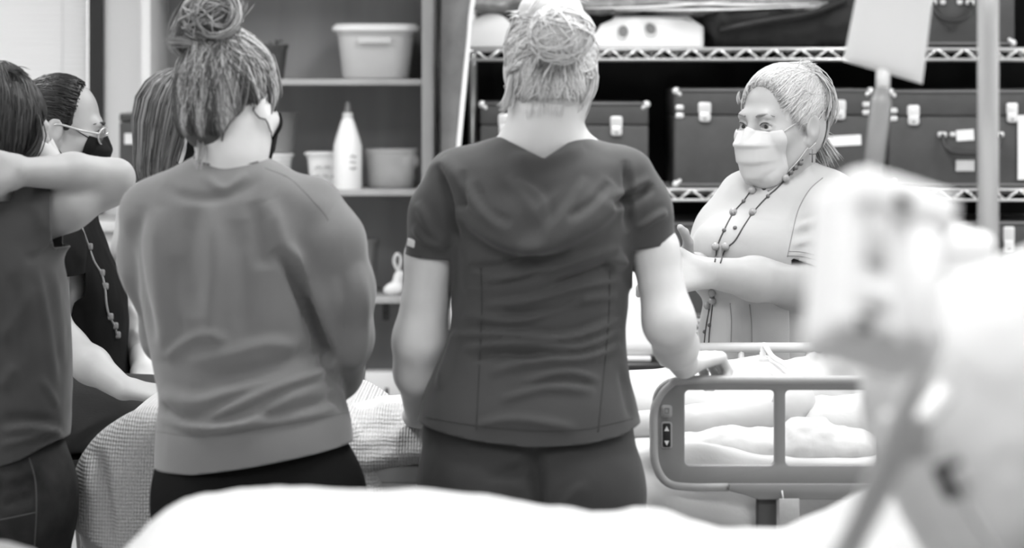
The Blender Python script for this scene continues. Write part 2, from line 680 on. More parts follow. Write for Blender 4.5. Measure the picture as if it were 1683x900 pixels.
        for dx in (0, 1):
            for dy in (0, 1):
                for dz in (0, 1):
                    c += S[dx:S.shape[0] - 1 + dx, dy:S.shape[1] - 1 + dy, dz:S.shape[2] - 1 + dz]
        cells = np.argwhere((c > 0) & (c < 8))
        if len(cells) == 0:
            return np.zeros((0, 3)), np.zeros((0, 4), int)
        acc = np.zeros((len(cells), 3), np.float32)
        cnt = np.zeros(len(cells), np.float32)
        cor = {}
        for dx in (0, 1):
            for dy in (0, 1):
                for dz in (0, 1):
                    cor[dx, dy, dz] = A[cells[:, 0] + dx, cells[:, 1] + dy, cells[:, 2] + dz]
        for a in cor:
            for ax in range(3):
                if a[ax]:
                    continue
                b = tuple(1 if i == ax else a[i] for i in range(3))
                va, vb = cor[a], cor[b]
                m = (va < 0) != (vb < 0)
                t = va[m] / (va[m] - vb[m])
                p = np.tile(np.array(a, np.float32), (m.sum(), 1))
                p[:, ax] += t
                acc[m] += p
                cnt[m] += 1
        verts = (cells + acc / cnt[:, None]) * h + o
        vid = np.full(c.shape, -1, np.int32)
        vid[tuple(cells.T)] = np.arange(len(cells))
        quads = []
        for ax in range(3):
            sl0 = [slice(None)] * 3
            sl1 = [slice(None)] * 3
            sl0[ax], sl1[ax] = slice(0, -1), slice(1, None)
            s0, s1 = S[tuple(sl0)], S[tuple(sl1)]
            e = np.argwhere(s0 != s1)
            u, w = [i for i in range(3) if i != ax]
            e = e[(e[:, u] > 0) & (e[:, w] > 0) & (e[:, u] < c.shape[u]) & (e[:, w] < c.shape[w])]
            if len(e) == 0:
                continue
            pos = s0[tuple(e.T)]
            du = np.zeros(3, int)
            dw = np.zeros(3, int)
            du[u], dw[w] = 1, 1
            q = np.stack([vid[tuple((e - du - dw).T)], vid[tuple((e - dw).T)], vid[tuple(e.T)], vid[tuple((e - du).T)]], 1)
            flip = pos if ax != 1 else ~pos
            q[~flip] = q[~flip][:, ::-1]
            quads.append(q)
        q = np.concatenate(quads)
        q = q[(q >= 0).all(1)]
        return relax(verts, q, smooth), q


def relax(v, q, it=1, lam=0.5):
    n = len(v)
    a = q.ravel()
    b = np.roll(q, -1, 1).ravel()
    i = np.concatenate([a, b])
    j = np.concatenate([b, a])
    w = np.bincount(i, minlength=n)[:, None] + 1e-9
    for k in range(2 * it):
        s = np.stack([np.bincount(i, v[j, c], minlength=n) for c in range(3)], 1) / w
        v = v + (lam if k % 2 == 0 else -lam * 1.04) * (s - v)
    return v


def normals(v, q):
    n = np.cross(v[q[:, 2]] - v[q[:, 0]], v[q[:, 3]] - v[q[:, 1]])
    out = np.stack([np.bincount(q.ravel(), np.repeat(n[:, c], 4), minlength=len(v)) for c in range(3)], 1)
    return out / (np.linalg.norm(out, axis=1)[:, None] + 1e-12)


def noise3(p, seed=0, octaves=3):
    rs = np.random.RandomState(seed)
    out = np.zeros(len(p))
    amp = 1.0
    fr = 1.0
    for _ in range(octaves):
        for k in range(4):
            d = rs.normal(size=3)
            d /= np.linalg.norm(d)
            e = rs.normal(size=3)
            out += amp * np.sin(fr * (p @ d) * 2 * np.pi + rs.rand() * 6.28 + 1.3 * np.sin(fr * (p @ e) * 3.1 + rs.rand() * 6.28)) / 4
        amp *= 0.5
        fr *= 2.1
    return out


def poly_dist(P, line):
    """distance from the 2-D points to a polyline, and the place along it"""
    line = np.asarray(line, float)
    best = np.full(len(P), 1e9)
    tt = np.zeros(len(P))
    side = np.zeros(len(P))
    m = len(line) - 1
    for i in range(m):
        a, b = line[i], line[i + 1]
        ab = b - a
        t = np.clip(((P - a) @ ab) / (ab @ ab), 0, 1)
        w = P - a - t[:, None] * ab
        d = np.hypot(w[:, 0], w[:, 1])
        u = d < best
        best[u] = d[u]
        tt[u] = (i + t[u]) / m
        side[u] = np.sign(ab[0] * w[u, 1] - ab[1] * w[u, 0])
    return best, tt, side


def fold(v, n, folds, front=-1):
    """cloth folds: ridges and creases along lines over the side of a garment that faces y = front"""
    P = np.stack([CX + v[:, 0] * F / v[:, 1], HY - (v[:, 2] - HZ) * F / v[:, 1]], 1)
    disp = np.zeros(len(v))
    face = np.clip((n[:, 1] * front) * 1.8, 0, 1)
    for f in folds:
        line, w, amp = f[0], f[1], f[2]
        asym = f[3] if len(f) > 3 else 0.0
        pl = smooth_path([V(*q) for q in line], 5)
        d, t, s = poly_dist(P, pl)
        tap = np.clip(np.minimum(t, 1 - t) * 5, 0, 1) ** 0.7
        prof = np.exp(-(d / w) ** 2)
        if asym:
            prof = prof * (1 - abs(asym)) + asym * s * (d / w) * np.exp(-(d / w) ** 2 * 0.8) * 1.6
        disp += amp * 0.001 * prof * tap
    return v + n * (disp * face)[:, None]


def clip(v, q, g):
    """keep the part of a surface where g(points) <= 0; the new border lies exactly on g = 0"""
    val = g(v)
    if (val <= 0).all():
        return v, q
    tri = np.concatenate([q[:, [0, 1, 2]], q[:, [0, 2, 3]]]) if q.shape[1] == 4 else q
    ins = val[tri] <= 0
    cnt = ins.sum(1)
    keep = [tri[cnt == 3]]
    nv = [v]
    base = len(v)
    mix = tri[(cnt == 1) | (cnt == 2)]
    mi = ins[(cnt == 1) | (cnt == 2)]
    if len(mix):
        lone = np.where(mi.sum(1) == 1, mi.argmax(1), (~mi).argmax(1))       # the corner that stands alone
        r = np.arange(len(mix))
        A, Bc, C = mix[r, lone], mix[r, (lone + 1) % 3], mix[r, (lone + 2) % 3]
        e = np.concatenate([np.stack([A, Bc], 1), np.stack([A, C], 1)])
        es = np.sort(e, 1)
        un, inv = np.unique(es, axis=0, return_inverse=True)
        inv = inv.ravel()
        t = val[un[:, 0]] / (val[un[:, 0]] - val[un[:, 1]])
        nv.append(v[un[:, 0]] + (v[un[:, 1]] - v[un[:, 0]]) * t[:, None])
        AB, AC = base + inv[:len(mix)], base + inv[len(mix):]
        one = mi.sum(1) == 1
        keep.append(np.stack([A, AB, AC], 1)[one])
        keep.append(np.stack([AB, Bc, C], 1)[~one])
        keep.append(np.stack([AB, C, AC], 1)[~one])
    f = np.concatenate(keep)
    v = np.concatenate(nv)
    used = np.unique(f)
    idx = np.full(len(v), -1)
    idx[used] = np.arange(len(used))
    return v[used], idx[f]


def plane(co, no):
    co, no = np.asarray(co, float), np.asarray(no, float)
    no = no / np.linalg.norm(no)
    return lambda v: (v - co) @ no


def both(*gs):
    """beyond all of these at once"""
    return lambda v: np.min([g(v) for g in gs], axis=0)


def below(pts, p):
    """beyond a hem line given as (column, row) points"""
    L = [p(a, b) for a, b in pts]
    return lambda v: np.interp(v[:, 0], [q[0] for q in L], [q[2] for q in L]) - v[:, 2]


def garment(name, S, h, m, parent, cuts=(), folds=(), wob=(0.0, 6.0), seed=1, thick=0.003, front=-1, smooth=2, extra=None):
    v, q = S.mesh(h, smooth=smooth)
    n = normals(v, q)
    if wob[0]:
        v = v + n * (noise3(v * wob[1], seed) * wob[0])[:, None]
    if folds:
        v = fold(v, n, folds, front)
    if extra is not None:
        v = extra(v, n)
    for g in cuts:
        v, q = clip(v, q, g)
    o = link(name, mesh(v, q), m, parent)
    if thick:
        md = o.modifiers.new('thickness', 'SOLIDIFY')
        md.thickness = thick
        md.offset = -1
    return o


def strands(paths, r, tone, sides=3):
    """paths (N, M, 3) -> tapered strand tubes as (verts, quads, tone)"""
    P = np.asarray(paths, np.float32)
    N, M, _ = P.shape
    T = np.gradient(P, axis=1)
    T /= np.linalg.norm(T, axis=2)[..., None] + 1e-9
    ref = np.random.RandomState(3).normal(size=(N, 1, 3))
    U = np.cross(T, ref)
    U /= np.linalg.norm(U, axis=2)[..., None] + 1e-9
    Wd = np.cross(T, U)
    prof = np.interp(np.linspace(0, 1, M), [0, 0.2, 0.75, 1], [0.12, 1, 0.85, 0.12])
    rr = (np.broadcast_to(np.asarray(r), (N,))[:, None] * prof[None])[..., None]
    ring = [P + rr * (math.cos(a) * U + math.sin(a) * Wd) for a in np.arange(sides) * 2 * np.pi / sides]
    v = np.stack(ring, 2).reshape(-1, 3)
    base = np.arange(N)[:, None, None] * M * sides + np.arange(M - 1)[None, :, None] * sides
    k = np.arange(sides)[None, None, :]
    kn = (k + 1) % sides
    q = np.stack([base + k, base + kn, base + kn + sides, base + k + sides], -1).reshape(-1, 4)
    return v, q, np.repeat(np.broadcast_to(np.asarray(tone), (N,)), M * sides)


def tree_of(*objs):
    vs, fs, base = [], [], 0
    for o in objs:
        me = o.data
        vs += [v.co.copy() for v in me.vertices]
        fs += [[i + base for i in pl.vertices] for pl in me.polygons]
        base = len(vs)
    return BVHTree.FromPolygons(vs, fs)


def lay(tree, pts, off=0.001, n=10, back=None):
    """points of a line laid on a surface, found where the photograph shows them"""
    out = []
    for q in (smooth_path([V(*a) for a in pts], n) if n else pts):
        d = Vector(W(q[0], q[1], 1.0) - V(0, 0, HZ)).normalized()
        h = tree.ray_cast(Vector((0, 0, HZ)), d, 20)[0]
        if h is not None and (back is None or h.y < back):
            out.append(np.array(h - d * off))
    return out


def seam(name, pts, tree, r, m, parent, off=0.0003):
    return link(name, tube(lay(tree, pts, off), r, 5), m, parent)


# ------------------------------------------------------------------ people
def frame(yaw, pitch=0.0, roll=0.0):
    """columns right, forward, up of someone who looks along yaw (0 = away from the camera, + = to the right)"""
    M = Matrix.Rotation(-math.radians(yaw), 3, 'Z') @ Matrix.Rotation(math.radians(pitch), 3, 'X') @ Matrix.Rotation(math.radians(roll), 3, 'Y')
    return np.array(M)


class Head:
    def __init__(s, c, yaw, pitch=0.0, scale=1.0, roll=0.0):
        s.c, s.R, s.k = np.asarray(c, float), frame(yaw, pitch, roll), scale

    def __call__(s, x, y, z):
        return s.c + s.R @ (np.array((x, y, z)) * s.k)

    def arr(s, a):
        return s.c + (np.asarray(a) * s.k) @ s.R.T

    def skull(s, S, off=0.0, k=0.02):
        """cranium only, grown by off: also the base under the hair"""
        S.ell(s(0, -0.012, 0.032), np.array((0.074, 0.096, 0.092)) * s.k + off, k, R=s.R)
        return S

    def flesh(s, S, face=True):
        k = s.k
        e = lambda c, r, kk=0.02, mode='u': S.ell(s(*c), np.array(r) * k, kk, mode, R=s.R)
        c = lambda a, b, ra, rb, kk=0.02, mode='u': S.rc(s(*a), s(*b), ra * k, rb * k, kk, mode)
        s.skull(S)
        e((0, 0.028, -0.035), (0.064, 0.066, 0.078), 0.03)
        e((0, 0.072, -0.1), (0.026, 0.02, 0.018), 0.03)
        for x in (-1, 1):
            c((x * 0.054, -0.004, -0.055), (x * 0.022, 0.066, -0.1), 0.016, 0.016, 0.03)
            e((x * 0.043, 0.064, -0.022), (0.023, 0.02, 0.022), 0.02)
            # ear: rim, lobe and hollow
            e((x * 0.079, -0.012, -0.004), (0.009, 0.021, 0.031), 0.006)
            e((x * 0.074, -0.004, -0.034), (0.008, 0.011, 0.012), 0.006)
            e((x * 0.09, -0.006, 0.0), (0.008, 0.011, 0.019), 0.006, 's')
        if face:
            c((-0.034, 0.082, 0.024), (0.034, 0.082, 0.024), 0.011, 0.011, 0.02)
            for x in (-1, 1):
                e((x * 0.032, 0.102, 0.004), (0.021, 0.017, 0.0125), 0.014, 's')
            c((0, 0.088, 0.012), (0, 0.11, -0.032), 0.0085, 0.0125, 0.012)
            for x in (-1, 1):
                e((x * 0.012, 0.1, -0.036), (0.0085, 0.011, 0.008), 0.008)
            e((0, 0.093, -0.063), (0.023, 0.009, 0.006), 0.008)
            e((0, 0.091, -0.074), (0.02, 0.009, 0.007), 0.008)
            for x in (-1, 1):
                up = [(x * 0.0475, 0.073, 0.003), (x * 0.04, 0.0835, 0.0105), (x * 0.031, 0.0885, 0.0125), (x * 0.022, 0.0875, 0.0085), (x * 0.0165, 0.084, 0.001)]
                dn = [(x * 0.0475, 0.073, 0.002), (x * 0.04, 0.083, -0.0035), (x * 0.031, 0.0865, -0.0055), (x * 0.022, 0.0865, -0.003), (x * 0.0165, 0.084, 0.001)]
                S.chain([s(*p) for p in up], np.full(5, 0.0032) * k, 0.004)
                S.chain([s(*p) for p in dn], np.full(5, 0.0028) * k, 0.004)
        return S

    def eyes(s, parent, gaze=(0, 0)):
        for x in (-1, 1):
            bm = bmesh.new()
            bmesh.ops.create_uvsphere(bm, u_segments=20, v_segments=14, radius=0.0125 * s.k)
            o = link('eye', bm_mesh(bm, True), 'eye', parent)
            R = Matrix(frame(0).tolist())
            M = Matrix(s.R.tolist()) @ Matrix.Rotation(math.radians(gaze[0]), 3, 'Z') @ Matrix.Rotation(math.radians(gaze[1]), 3, 'X')
            o.matrix_world = Matrix.Translation(Vector(s(x * 0.032, 0.0745, 0.003))) @ M.to_4x4()

    def brows(s, parent, m='brow'):
        for x in (-1, 1):
            pts = [(x * 0.016, 0.0965, 0.0255), (x * 0.026, 0.097, 0.029), (x * 0.038, 0.0895, 0.0295), (x * 0.05, 0.075, 0.024)]
            link('eyebrow', tube(smooth_path([s(*p) for p in pts], 6), np.array([0.0022, 0.0032, 0.0026, 0.001]) * s.k, 6), m, parent)
            up = [(x * 0.0475, 0.0765, 0.0045), (x * 0.04, 0.087, 0.0105), (x * 0.031, 0.0915, 0.0115), (x * 0.022, 0.0905, 0.0075), (x * 0.0165, 0.087, 0.001)]
            link('eyelashes', tube(smooth_path([s(*p) for p in up], 5), np.array([0.0008, 0.0013, 0.0012, 0.0005]) * s.k, 5), 'lash', parent)

    def mask(s, parent, m, S, pleats=True, z_top=-0.006):
        """a pleated mask over nose, mouth and chin, with two ear loops"""
        nu, nv = 41, 33
        vs = np.zeros((nv, nu, 3))
        for j in range(nv):
            t = j / (nv - 1)
            z = z_top - t * (0.112 + z_top * 0 + 0.004)
            zc = np.interp(t, [0, 0.22, 0.5, 0.8, 1], [0.101, 0.127, 0.121, 0.108, 0.075])
            hw = np.interp(t, [0, 0.3, 0.7, 1], [0.055, 0.057, 0.052, 0.028])
            ye = np.interp(t, [0, 0.3, 0.7, 1], [0.066, 0.058, 0.046, 0.05])
            for i in range(nu):
                u = 2 * i / (nu - 1) - 1
                x = hw * math.sin(u * 1.35) / math.sin(1.35)
                y = ye + (zc - ye) * (1 - abs(u) ** 2.1) ** 0.85
                zz = z + (-0.012 * (t - 0.15)) * (1 - u * u) + 0.010 * (t - 0.5) * u * u
                if pleats:
                    y += 0.0045 * (((t * 3.6) % 1.0) - 0.5) * (1 - u ** 4)
                vs[j, i] = (x, y, zz)
        P = s.arr(vs.reshape(-1, 3))
        d = S.at(P)
        P = P + S.grad(P) * np.maximum(0.004 - d, 0)[:, None]
        fs = np.array([(j * nu + i, j * nu + i + 1, (j + 1) * nu + i + 1, (j + 1) * nu + i) for j in range(nv - 1) for i in range(nu - 1)])
        o = link('face_mask', mesh(P, fs), m, parent)
        md = o.modifiers.new('thickness', 'SOLIDIFY')
        md.thickness = 0.0018
        md.offset = 0
        P = P.reshape(nv, nu, 3)
        for x, i in ((-1, 0), (1, nu - 1)):
            for j0, zz in ((1, 0.026), (nv - 8, -0.03)):
                a = P[j0, i]
                b = s(x * 0.076, -0.012, zz)
                mid = (a + b) / 2
                path = smooth_path([a, mid, b, s(x * 0.076, -0.033, zz * 0.3)], 6)
                path = S.snap(path, 0.0022)
                link('ear_loop', tube(path, 0.0011, 5), m, o)
        return o


def hand(S, wrist, fdir, nrm, side, size=1.0, curl=(0.35, 0.45, 0.3), spread=0.06, thumb=(0.7, 0.75, 0.2)):
    """palm and five fingers; side = +1 puts the thumb on the side of cross(fdir, nrm)"""
    f = np.asarray(fdir, float)
    f /= np.linalg.norm(f)
    n = np.asarray(nrm, float)
    n = n - f * (n @ f)
    n /= np.linalg.norm(n)
    lat = np.cross(f, n) * side
    w = np.asarray(wrist, float)
    z = size
    kn = []
    for off, ln in ((0.031, 0.086), (0.0105, 0.091), (-0.0105, 0.087), (-0.03, 0.079)):
        k = w + f * ln * z + lat * off * z
        S.rc(w + f * 0.012 * z + lat * off * 0.62 * z, k, 0.0145 * z, 0.0115 * z, 0.014)
        kn.append((k, off))
    for (k, off), sc in zip(kn, (0.95, 1.06, 1.0, 0.8)):
        d = f + lat * (off / 0.03) * spread
        d /= np.linalg.norm(d)
        nn = n.copy()
        p = k
        r = 0.0098 * z * (0.9 if sc < 0.9 else 1.0)
        for ln, a, r1 in ((0.043, curl[0], 0.0088), (0.026, curl[1], 0.008), (0.022, curl[2], 0.0066)):
            d, nn = d * math.cos(a) - nn * math.sin(a), nn * math.cos(a) + d * math.sin(a)
            q = p + d * ln * sc * z
            S.rc(p, q, r, r1 * z, 0.0035)
            p, r = q, r1 * z
    b = w + f * 0.02 * z + lat * 0.022 * z
    d = f * thumb[0] + lat * thumb[1] - n * thumb[2]
    d /= np.linalg.norm(d)
    q = b + d * 0.045 * z
    S.rc(b, q, 0.0155 * z, 0.0115 * z, 0.012)
    d2 = d * 0.9 + f * 0.45
    d2 /= np.linalg.norm(d2)
    r1 = q + d2 * 0.032 * z
    S.rc(q, r1, 0.0108 * z, 0.0096 * z, 0.004)
    d3 = d2 * 0.8 + f * 0.4 - n * 0.2
    d3 /= np.linalg.norm(d3)
    S.rc(r1, r1 + d3 * 0.025 * z, 0.0096 * z, 0.0075 * z, 0.004)
    return S


def ball(c, r, n, M, seed, span=(0.8, 2.4), R=None):
    """a messy bun: arcs of hair wound every way around an ellipsoid"""
    rs = np.random.RandomState(seed)
    out = []
    for k in range(n):
        a = rs.normal(size=3) * V(0.7, 1.3, 0.9)
        a /= np.linalg.norm(a)
        u = np.cross(a, rs.normal(size=3))
        u /= np.linalg.norm(u)
        w = np.cross(a, u)
        t = np.linspace(0, rs.uniform(*span), M)[:, None] + rs.rand() * 6.28
        tilt = rs.uniform(-0.5, 0.5)
        q = (np.cos(t) * u + np.sin(t) * w) * math.cos(tilt) + a * math.sin(tilt)
        out.append(c + q * np.asarray(r) * rs.uniform(0.9, 1.08))
    return np.array(out)


def legs(S, hips, knees, ankles, r=(0.075, 0.055, 0.036)):
    for h, k, a in zip(hips, knees, ankles):
        S.rc(h, k, r[0], r[1], 0.03)
        S.chain([k, np.asarray(k) * 0.7 + np.asarray(a) * 0.3, a], [r[1] * 0.9, r[1] * 0.92, r[2]], 0.02)
        S.rc(np.asarray(a) + V(0, 0, -0.02), np.asarray(a) + V(0, 0, -0.045), r[2], r[2], 0.02)


def shoes(parent, ankles, fwd):
    fwd = np.asarray(fwd, float)
    for a in ankles:
        a = np.asarray(a, float)
        S = Solid()
        g = V(a[0], a[1], 0)
        S.rc(g + V(0, 0, 0.04) - fwd * 0.035, g + V(0, 0, 0.035) + fwd * 0.16, 0.04, 0.034, 0.02)
        S.rc(g + V(0, 0, 0.04), g + V(0, 0, 0.085), 0.045, 0.046, 0.03)
        S.box(g + V(0, 0, -0.1), (0.5, 0.5, 0.105), 0.001, 0.003, 's')
        v, q = S.mesh(0.008)
        link('shoe', mesh(v, q), 'shoe', parent)


def person_mesh(S, h, fine, label, skin, dark=None):
    """one continuous skin surface: coarse overall, finer inside the boxes of head and hands"""
    v, q = S.mesh(h, smooth=1)
    keep = np.ones(len(q), bool)
    for lo, hi, hf in fine:
        ins = np.all((v > lo + 1.5 * hf) & (v < hi - 1.5 * hf), axis=1)
        keep &= ~ins[q].all(1)
    def tn(p):
        t = np.full(len(p), 0.78) + 0.08 * noise3(p * 14, 5, 2)
        if dark is not None:
            t = dark(p, t)
        return np.clip(t, 0, 1)
    parts = [(v, q[keep], tn(v))]
    for lo, hi, hf in fine:
        a, b = S.mesh(hf, lo, hi, smooth=1)
        if len(b):
            parts.append((a, b, tn(a)))
    me = join(parts)
    o = link('person', me, skin)
    tag(o, label, 'person')
    return o


def around(c, r):
    c = np.asarray(c, float)
    r = np.asarray(r, float) * np.ones(3)
    return (c - r), (c + r)


# ------------------------------------------------------------------ the room
XL, XR, YF, YB = -2.9, 3.4, -1.6, 8.8
def slab(name, x0, x1, y0, y1, z0, z1, m, parent=None):
    o = link(name, rbox(x1 - x0, y1 - y0, z1 - z0, 0, at=((x0 + x1) / 2, (y0 + y1) / 2, (z0 + z1) / 2)), m, parent)
    return o

struct(slab('floor', XL - 0.1, XR + 0.1, YF - 0.1, YB + 0.1, -0.1, 0, 'floor'))
struct(slab('ceiling', XL - 0.1, XR + 0.1, YF - 0.1, YB + 0.1, CEIL, CEIL + 0.1, 'ceiling'))
struct(slab('wall_left', XL - 0.1, XL, YF, YB, 0, CEIL, 'wall'))
struct(slab('wall_right', XR, XR + 0.1, YF, YB, 0, CEIL, 'wall'))
struct(slab('wall_front', XL, XR, YF - 0.1, YF, 0, CEIL, 'wall'))
# back wall with the opening of the window
WX0, WX1, WZ0, WZ1 = -2.55, W(171, 0, YB)[0], 1.105, 2.3
me = prism([(XL, 0), (XR, 0), (XR, CEIL), (XL, CEIL)], 0.12, holes=[[(WX0, WZ0), (WX1, WZ0), (WX1, WZ1), (WX0, WZ1)]])
wb = struct(link('wall_back', moved(me, (0, YB, 0)), 'wall'))
for nm, (x0, x1, y0, y1) in {'baseboard_back': (XL, XR, YB - 0.012, YB), 'baseboard_left': (XL, XL + 0.012, YF, YB - 0.012), 'baseboard_right': (XR - 0.012, XR, YF, YB - 0.012)}.items():
    struct(slab(nm, x0, x1, y0, y1, 0.0, 0.1, 'wood_edge'))
# window: dark frame, glass
win = struct(thing('window_1', 'x', 'x'))
del win['label'], win['category']
fw = 0.046
for (x0, x1, z0, z1) in ((WX0, WX0 + fw, WZ0, WZ1), (WX1 - fw, WX1, WZ0, WZ1), (WX0 + fw, WX1 - fw, WZ0, WZ0 + fw), (WX0 + fw, WX1 - fw, WZ1 - fw, WZ1)):
    slab('window_frame', x0, x1, YB - 0.02, YB + 0.1, z0, z1, 'window_frame', win)
slab('pane', WX0 + fw, WX1 - fw, YB + 0.05, YB + 0.056, WZ0 + fw, WZ1 - fw, 'glass', win)
# blind: every slat its own piece
bl = thing('window_blind', 'closed white horizontal slat blind hanging in the dark framed window', 'blind', (0, 0, 0))
sx0, sx1 = WX0 + fw + 0.006, WX1 - fw - 0.006
pitch = 0.0179
vs, fs = [], []
for k in range(7):                                  # curved slat section
    t = k / 6 * 2 - 1
    vs += [(sx0, t * 0.0045 + 0.0018 * (1 - t * t) * 0.6, t * 0.0102), (sx1, t * 0.0045 + 0.0018 * (1 - t * t) * 0.6, t * 0.0102)]
for k in range(6):
    fs.append((2 * k, 2 * k + 1, 2 * k + 3, 2 * k + 2))
slat = mesh(vs, fs)
slat.materials.append(MATS['blind'])
zt = WZ1 - fw - 0.03
z = zt - 0.02
while z > WZ0 + fw + 0.03:
    o = bpy.data.objects.new('slat', slat)
    COL.objects.link(o)
    o.parent = bl
    o.location = (0, YB - 0.004, z)
    z -= pitch
link('head_rail', rbox(sx1 - sx0, 0.03, 0.03, 0.003, at=((sx0 + sx1) / 2, YB, zt + 0.015)), 'blind', bl)
link('bottom_rail', rbox(sx1 - sx0, 0.02, 0.014, 0.003, at=((sx0 + sx1) / 2, YB - 0.004, z + 0.004)), 'blind', bl)
for x in (W(104, 0, YB)[0], W(104, 0, YB)[0] - 0.5):
    link('ladder_cord', tube([(x, YB - 0.017, zt), (x, YB - 0.017, z)], 0.0012, 5), 'pale_plastic', bl)

# ceiling fixtures
for i, (x, y) in enumerate(TROFFERS):
    t = thing('ceiling_light', 'recessed rectangular ceiling light panel of the classroom', 'ceiling light', (x, y, CEIL), 'ceiling light panels')
    for (sx, sy, ox, oy) in ((0.62, 0.02, 0, 0.59), (0.62, 0.02, 0, -0.59), (0.02, 1.16, 0.3, 0), (0.02, 1.16, -0.3, 0)):
        link('frame', rbox(sx, sy, 0.025, 0, at=(ox, oy, -0.0125)), 'white_metal', t)
    link('diffuser', rbox(0.58, 1.16, 0.008, 0, at=(0, 0, -0.008)), 'lamp_panel', t)

# ------------------------------------------------------------------ pale counter under the window and the small case on it
CT = 1.128
cn = thing('counter_cabinet', 'pale laminate counter cabinet below the window', 'cabinet', (0, 0, 0))
cx0, cx1 = -2.85, W(229, 0, 8.3)[0]
link('body', rbox(cx1 - cx0 - 0.02, 0.44, CT - 0.13, 0.003, at=((cx0 + cx1) / 2, 8.54, (CT - 0.03) / 2 + 0.05)), 'pale_laminate', cn)
link('worktop', rbox(cx1 - cx0, 0.48, 0.03, 0.004, at=((cx0 + cx1) / 2, 8.53, CT - 0.015)), 'pale_laminate', cn)
link('plinth', rbox(cx1 - cx0 - 0.04, 0.4, 0.1, 0, at=((cx0 + cx1) / 2, 8.56, 0.05)), 'wood_grey', cn)
for k in range(3):
    w = (cx1 - cx0 - 0.04) / 3
    d = link('door', rbox(w - 0.008, 0.018, CT - 0.2, 0.003, at=(cx0 + 0.02 + w * (k + 0.5), 8.31, CT / 2 + 0.02)), 'pale_laminate', cn)
    link('handle', tube(smooth_path([(cx0 + w * (k + 0.9), 8.3, CT - 0.2), (cx0 + w * (k + 0.9), 8.275, CT - 0.215), (cx0 + w * (k + 0.9), 8.275, CT - 0.3), (cx0 + w * (k + 0.9), 8.3, CT - 0.315)], 4), 0.005, 6), 'chrome', d)

# ------------------------------------------------------------------ bookcase with its shelves
BD = 8.22
bx0, bx1 = W(232, 0, BD)[0], W(712, 0, BD)[0]
bt = 2.3
bk = thing('bookcase', 'tall dark wooden bookcase full of plastic tubs beside the window wall', 'bookcase', (0, 0, 0))
link('back_panel', rbox(bx1 - bx0 - 0.02, 0.012, bt - 0.05, 0, at=((bx0 + bx1) / 2, BD + 0.43, bt / 2)), 'wood_grey', bk)
t = 0.034
link('side_panel', rbox(t * 0.8, 0.43, bt, 0.002, at=(bx0 + t * 0.4, BD + 0.216, bt / 2)), 'wood_side', bk)
link('side_panel', rbox(t, 0.43, bt, 0.002, at=(bx1 - t / 2, BD + 0.216, bt / 2)), 'wood_edge', bk)
link('top_board', rbox(bx1 - bx0, 0.43, 0.03, 0.002, at=((bx0 + bx1) / 2, BD + 0.216, bt + 0.015)), 'wood_edge', bk)
SH = {}
for nm, py in (('a', 130), ('b', 312), ('c', 489), ('d', 668)):
    z = W(0, py, BD)[2]
    SH[nm] = z
    link('shelf', rbox(bx1 - bx0 - 1.8 * t, 0.41, 0.018, 0.002, at=((bx0 + bx1) / 2 - 0.003, BD + 0.215, z - 0.009)), 'wood_edge', bk)
link('shelf', rbox(bx1 - bx0 - 1.8 * t, 0.41, 0.018, 0.002, at=((bx0 + bx1) / 2 - 0.003, BD + 0.215, 1.93)), 'wood_edge', bk)
link('shelf', rbox(bx1 - bx0 - 1.8 * t, 0.41, 0.018, 0.002, at=((bx0 + bx1) / 2 - 0.003, BD + 0.215, 0.2)), 'wood_edge', bk)
s8 = F / BD


def tub(name, label, cat, xl, xr, ytop, z, depth, m, lidm, taper=0.86, lid=0.012, rim=0.008, power=5, d=BD + 0.2, group=None):
    """an open or lidded plastic tub standing at height z"""
    x0, x1 = W(xl, 0, d)[0], W(xr, 0, d)[0]
    h = W(0, ytop, d)[2] - z
    t = thing(name, label, cat, ((x0 + x1) / 2, d, z), group)
    a = (x1 - x0) / 2
    prof = [(0.001, 0.0), (taper * 0.96, 0.0), (taper, 0.004), (0.96, h - lid - 0.012), (1.0, h - lid - 0.01), (1.0, h - lid), (0.975, h - lid), (0.945, h - lid - 0.012), (taper - 0.03, 0.007), (0.001, 0.007)]
    link('tub', lathe(prof, 40, sx=a - 0.004, sy=depth / 2, power=power), m, t)
    if lid:
        link('lid', lathe([(0.001, h - lid), (1.02, h - lid), (1.06, h - lid + 0.002), (1.06, h - lid * 0.45), (0.97, h), (0.001, h + 0.001)], 40, sx=a, sy=depth / 2 + 0.004, power=power), lidm, t)
    return t


t = tub('storage_tub', 'clear plastic storage tub with white snap lid on the upper bookcase shelf', 'tub', 552, 686, 40, SH['a'], 0.26, 'clear_plastic', 'white_plastic', 0.84, 0.022)
for x in (-1, 1):
    link('handle_rim', rbox(0.1, 0.012, 0.02, 0.004, at=(0, -0.135, 0.115)), 'clear_plastic', t) if x == 1 else None
S = Solid()
S.box((0.03, 0.0, 0.05), (0.055, 0.05, 0.03), 0.015)
S.ell((0.02, -0.06, 0.042), (0.03, 0.03, 0.026))
v, q = S.mesh(0.005)
tl = tag(rot_to(link('toy_part', mesh(v, q), 'pale_plastic'), (W(628, 0, BD + .2)[0], BD + 0.2, SH['a'] - 0.002)), 'pale plastic fitting inside the white lidded storage tub', 'fitting')
for x in (-0.012, 0.022):
    link('socket', lathe([(0.001, 0), (0.012, 0), (0.012, 0.006), (0.001, 0.006)], 16, at=(0, 0, 0)), 'hole_dark', tl)
    tl.children[-1].location = (0.0 + x, -0.092, 0.036)
    tl.children[-1].rotation_euler = (math.pi / 2, 0, 0)
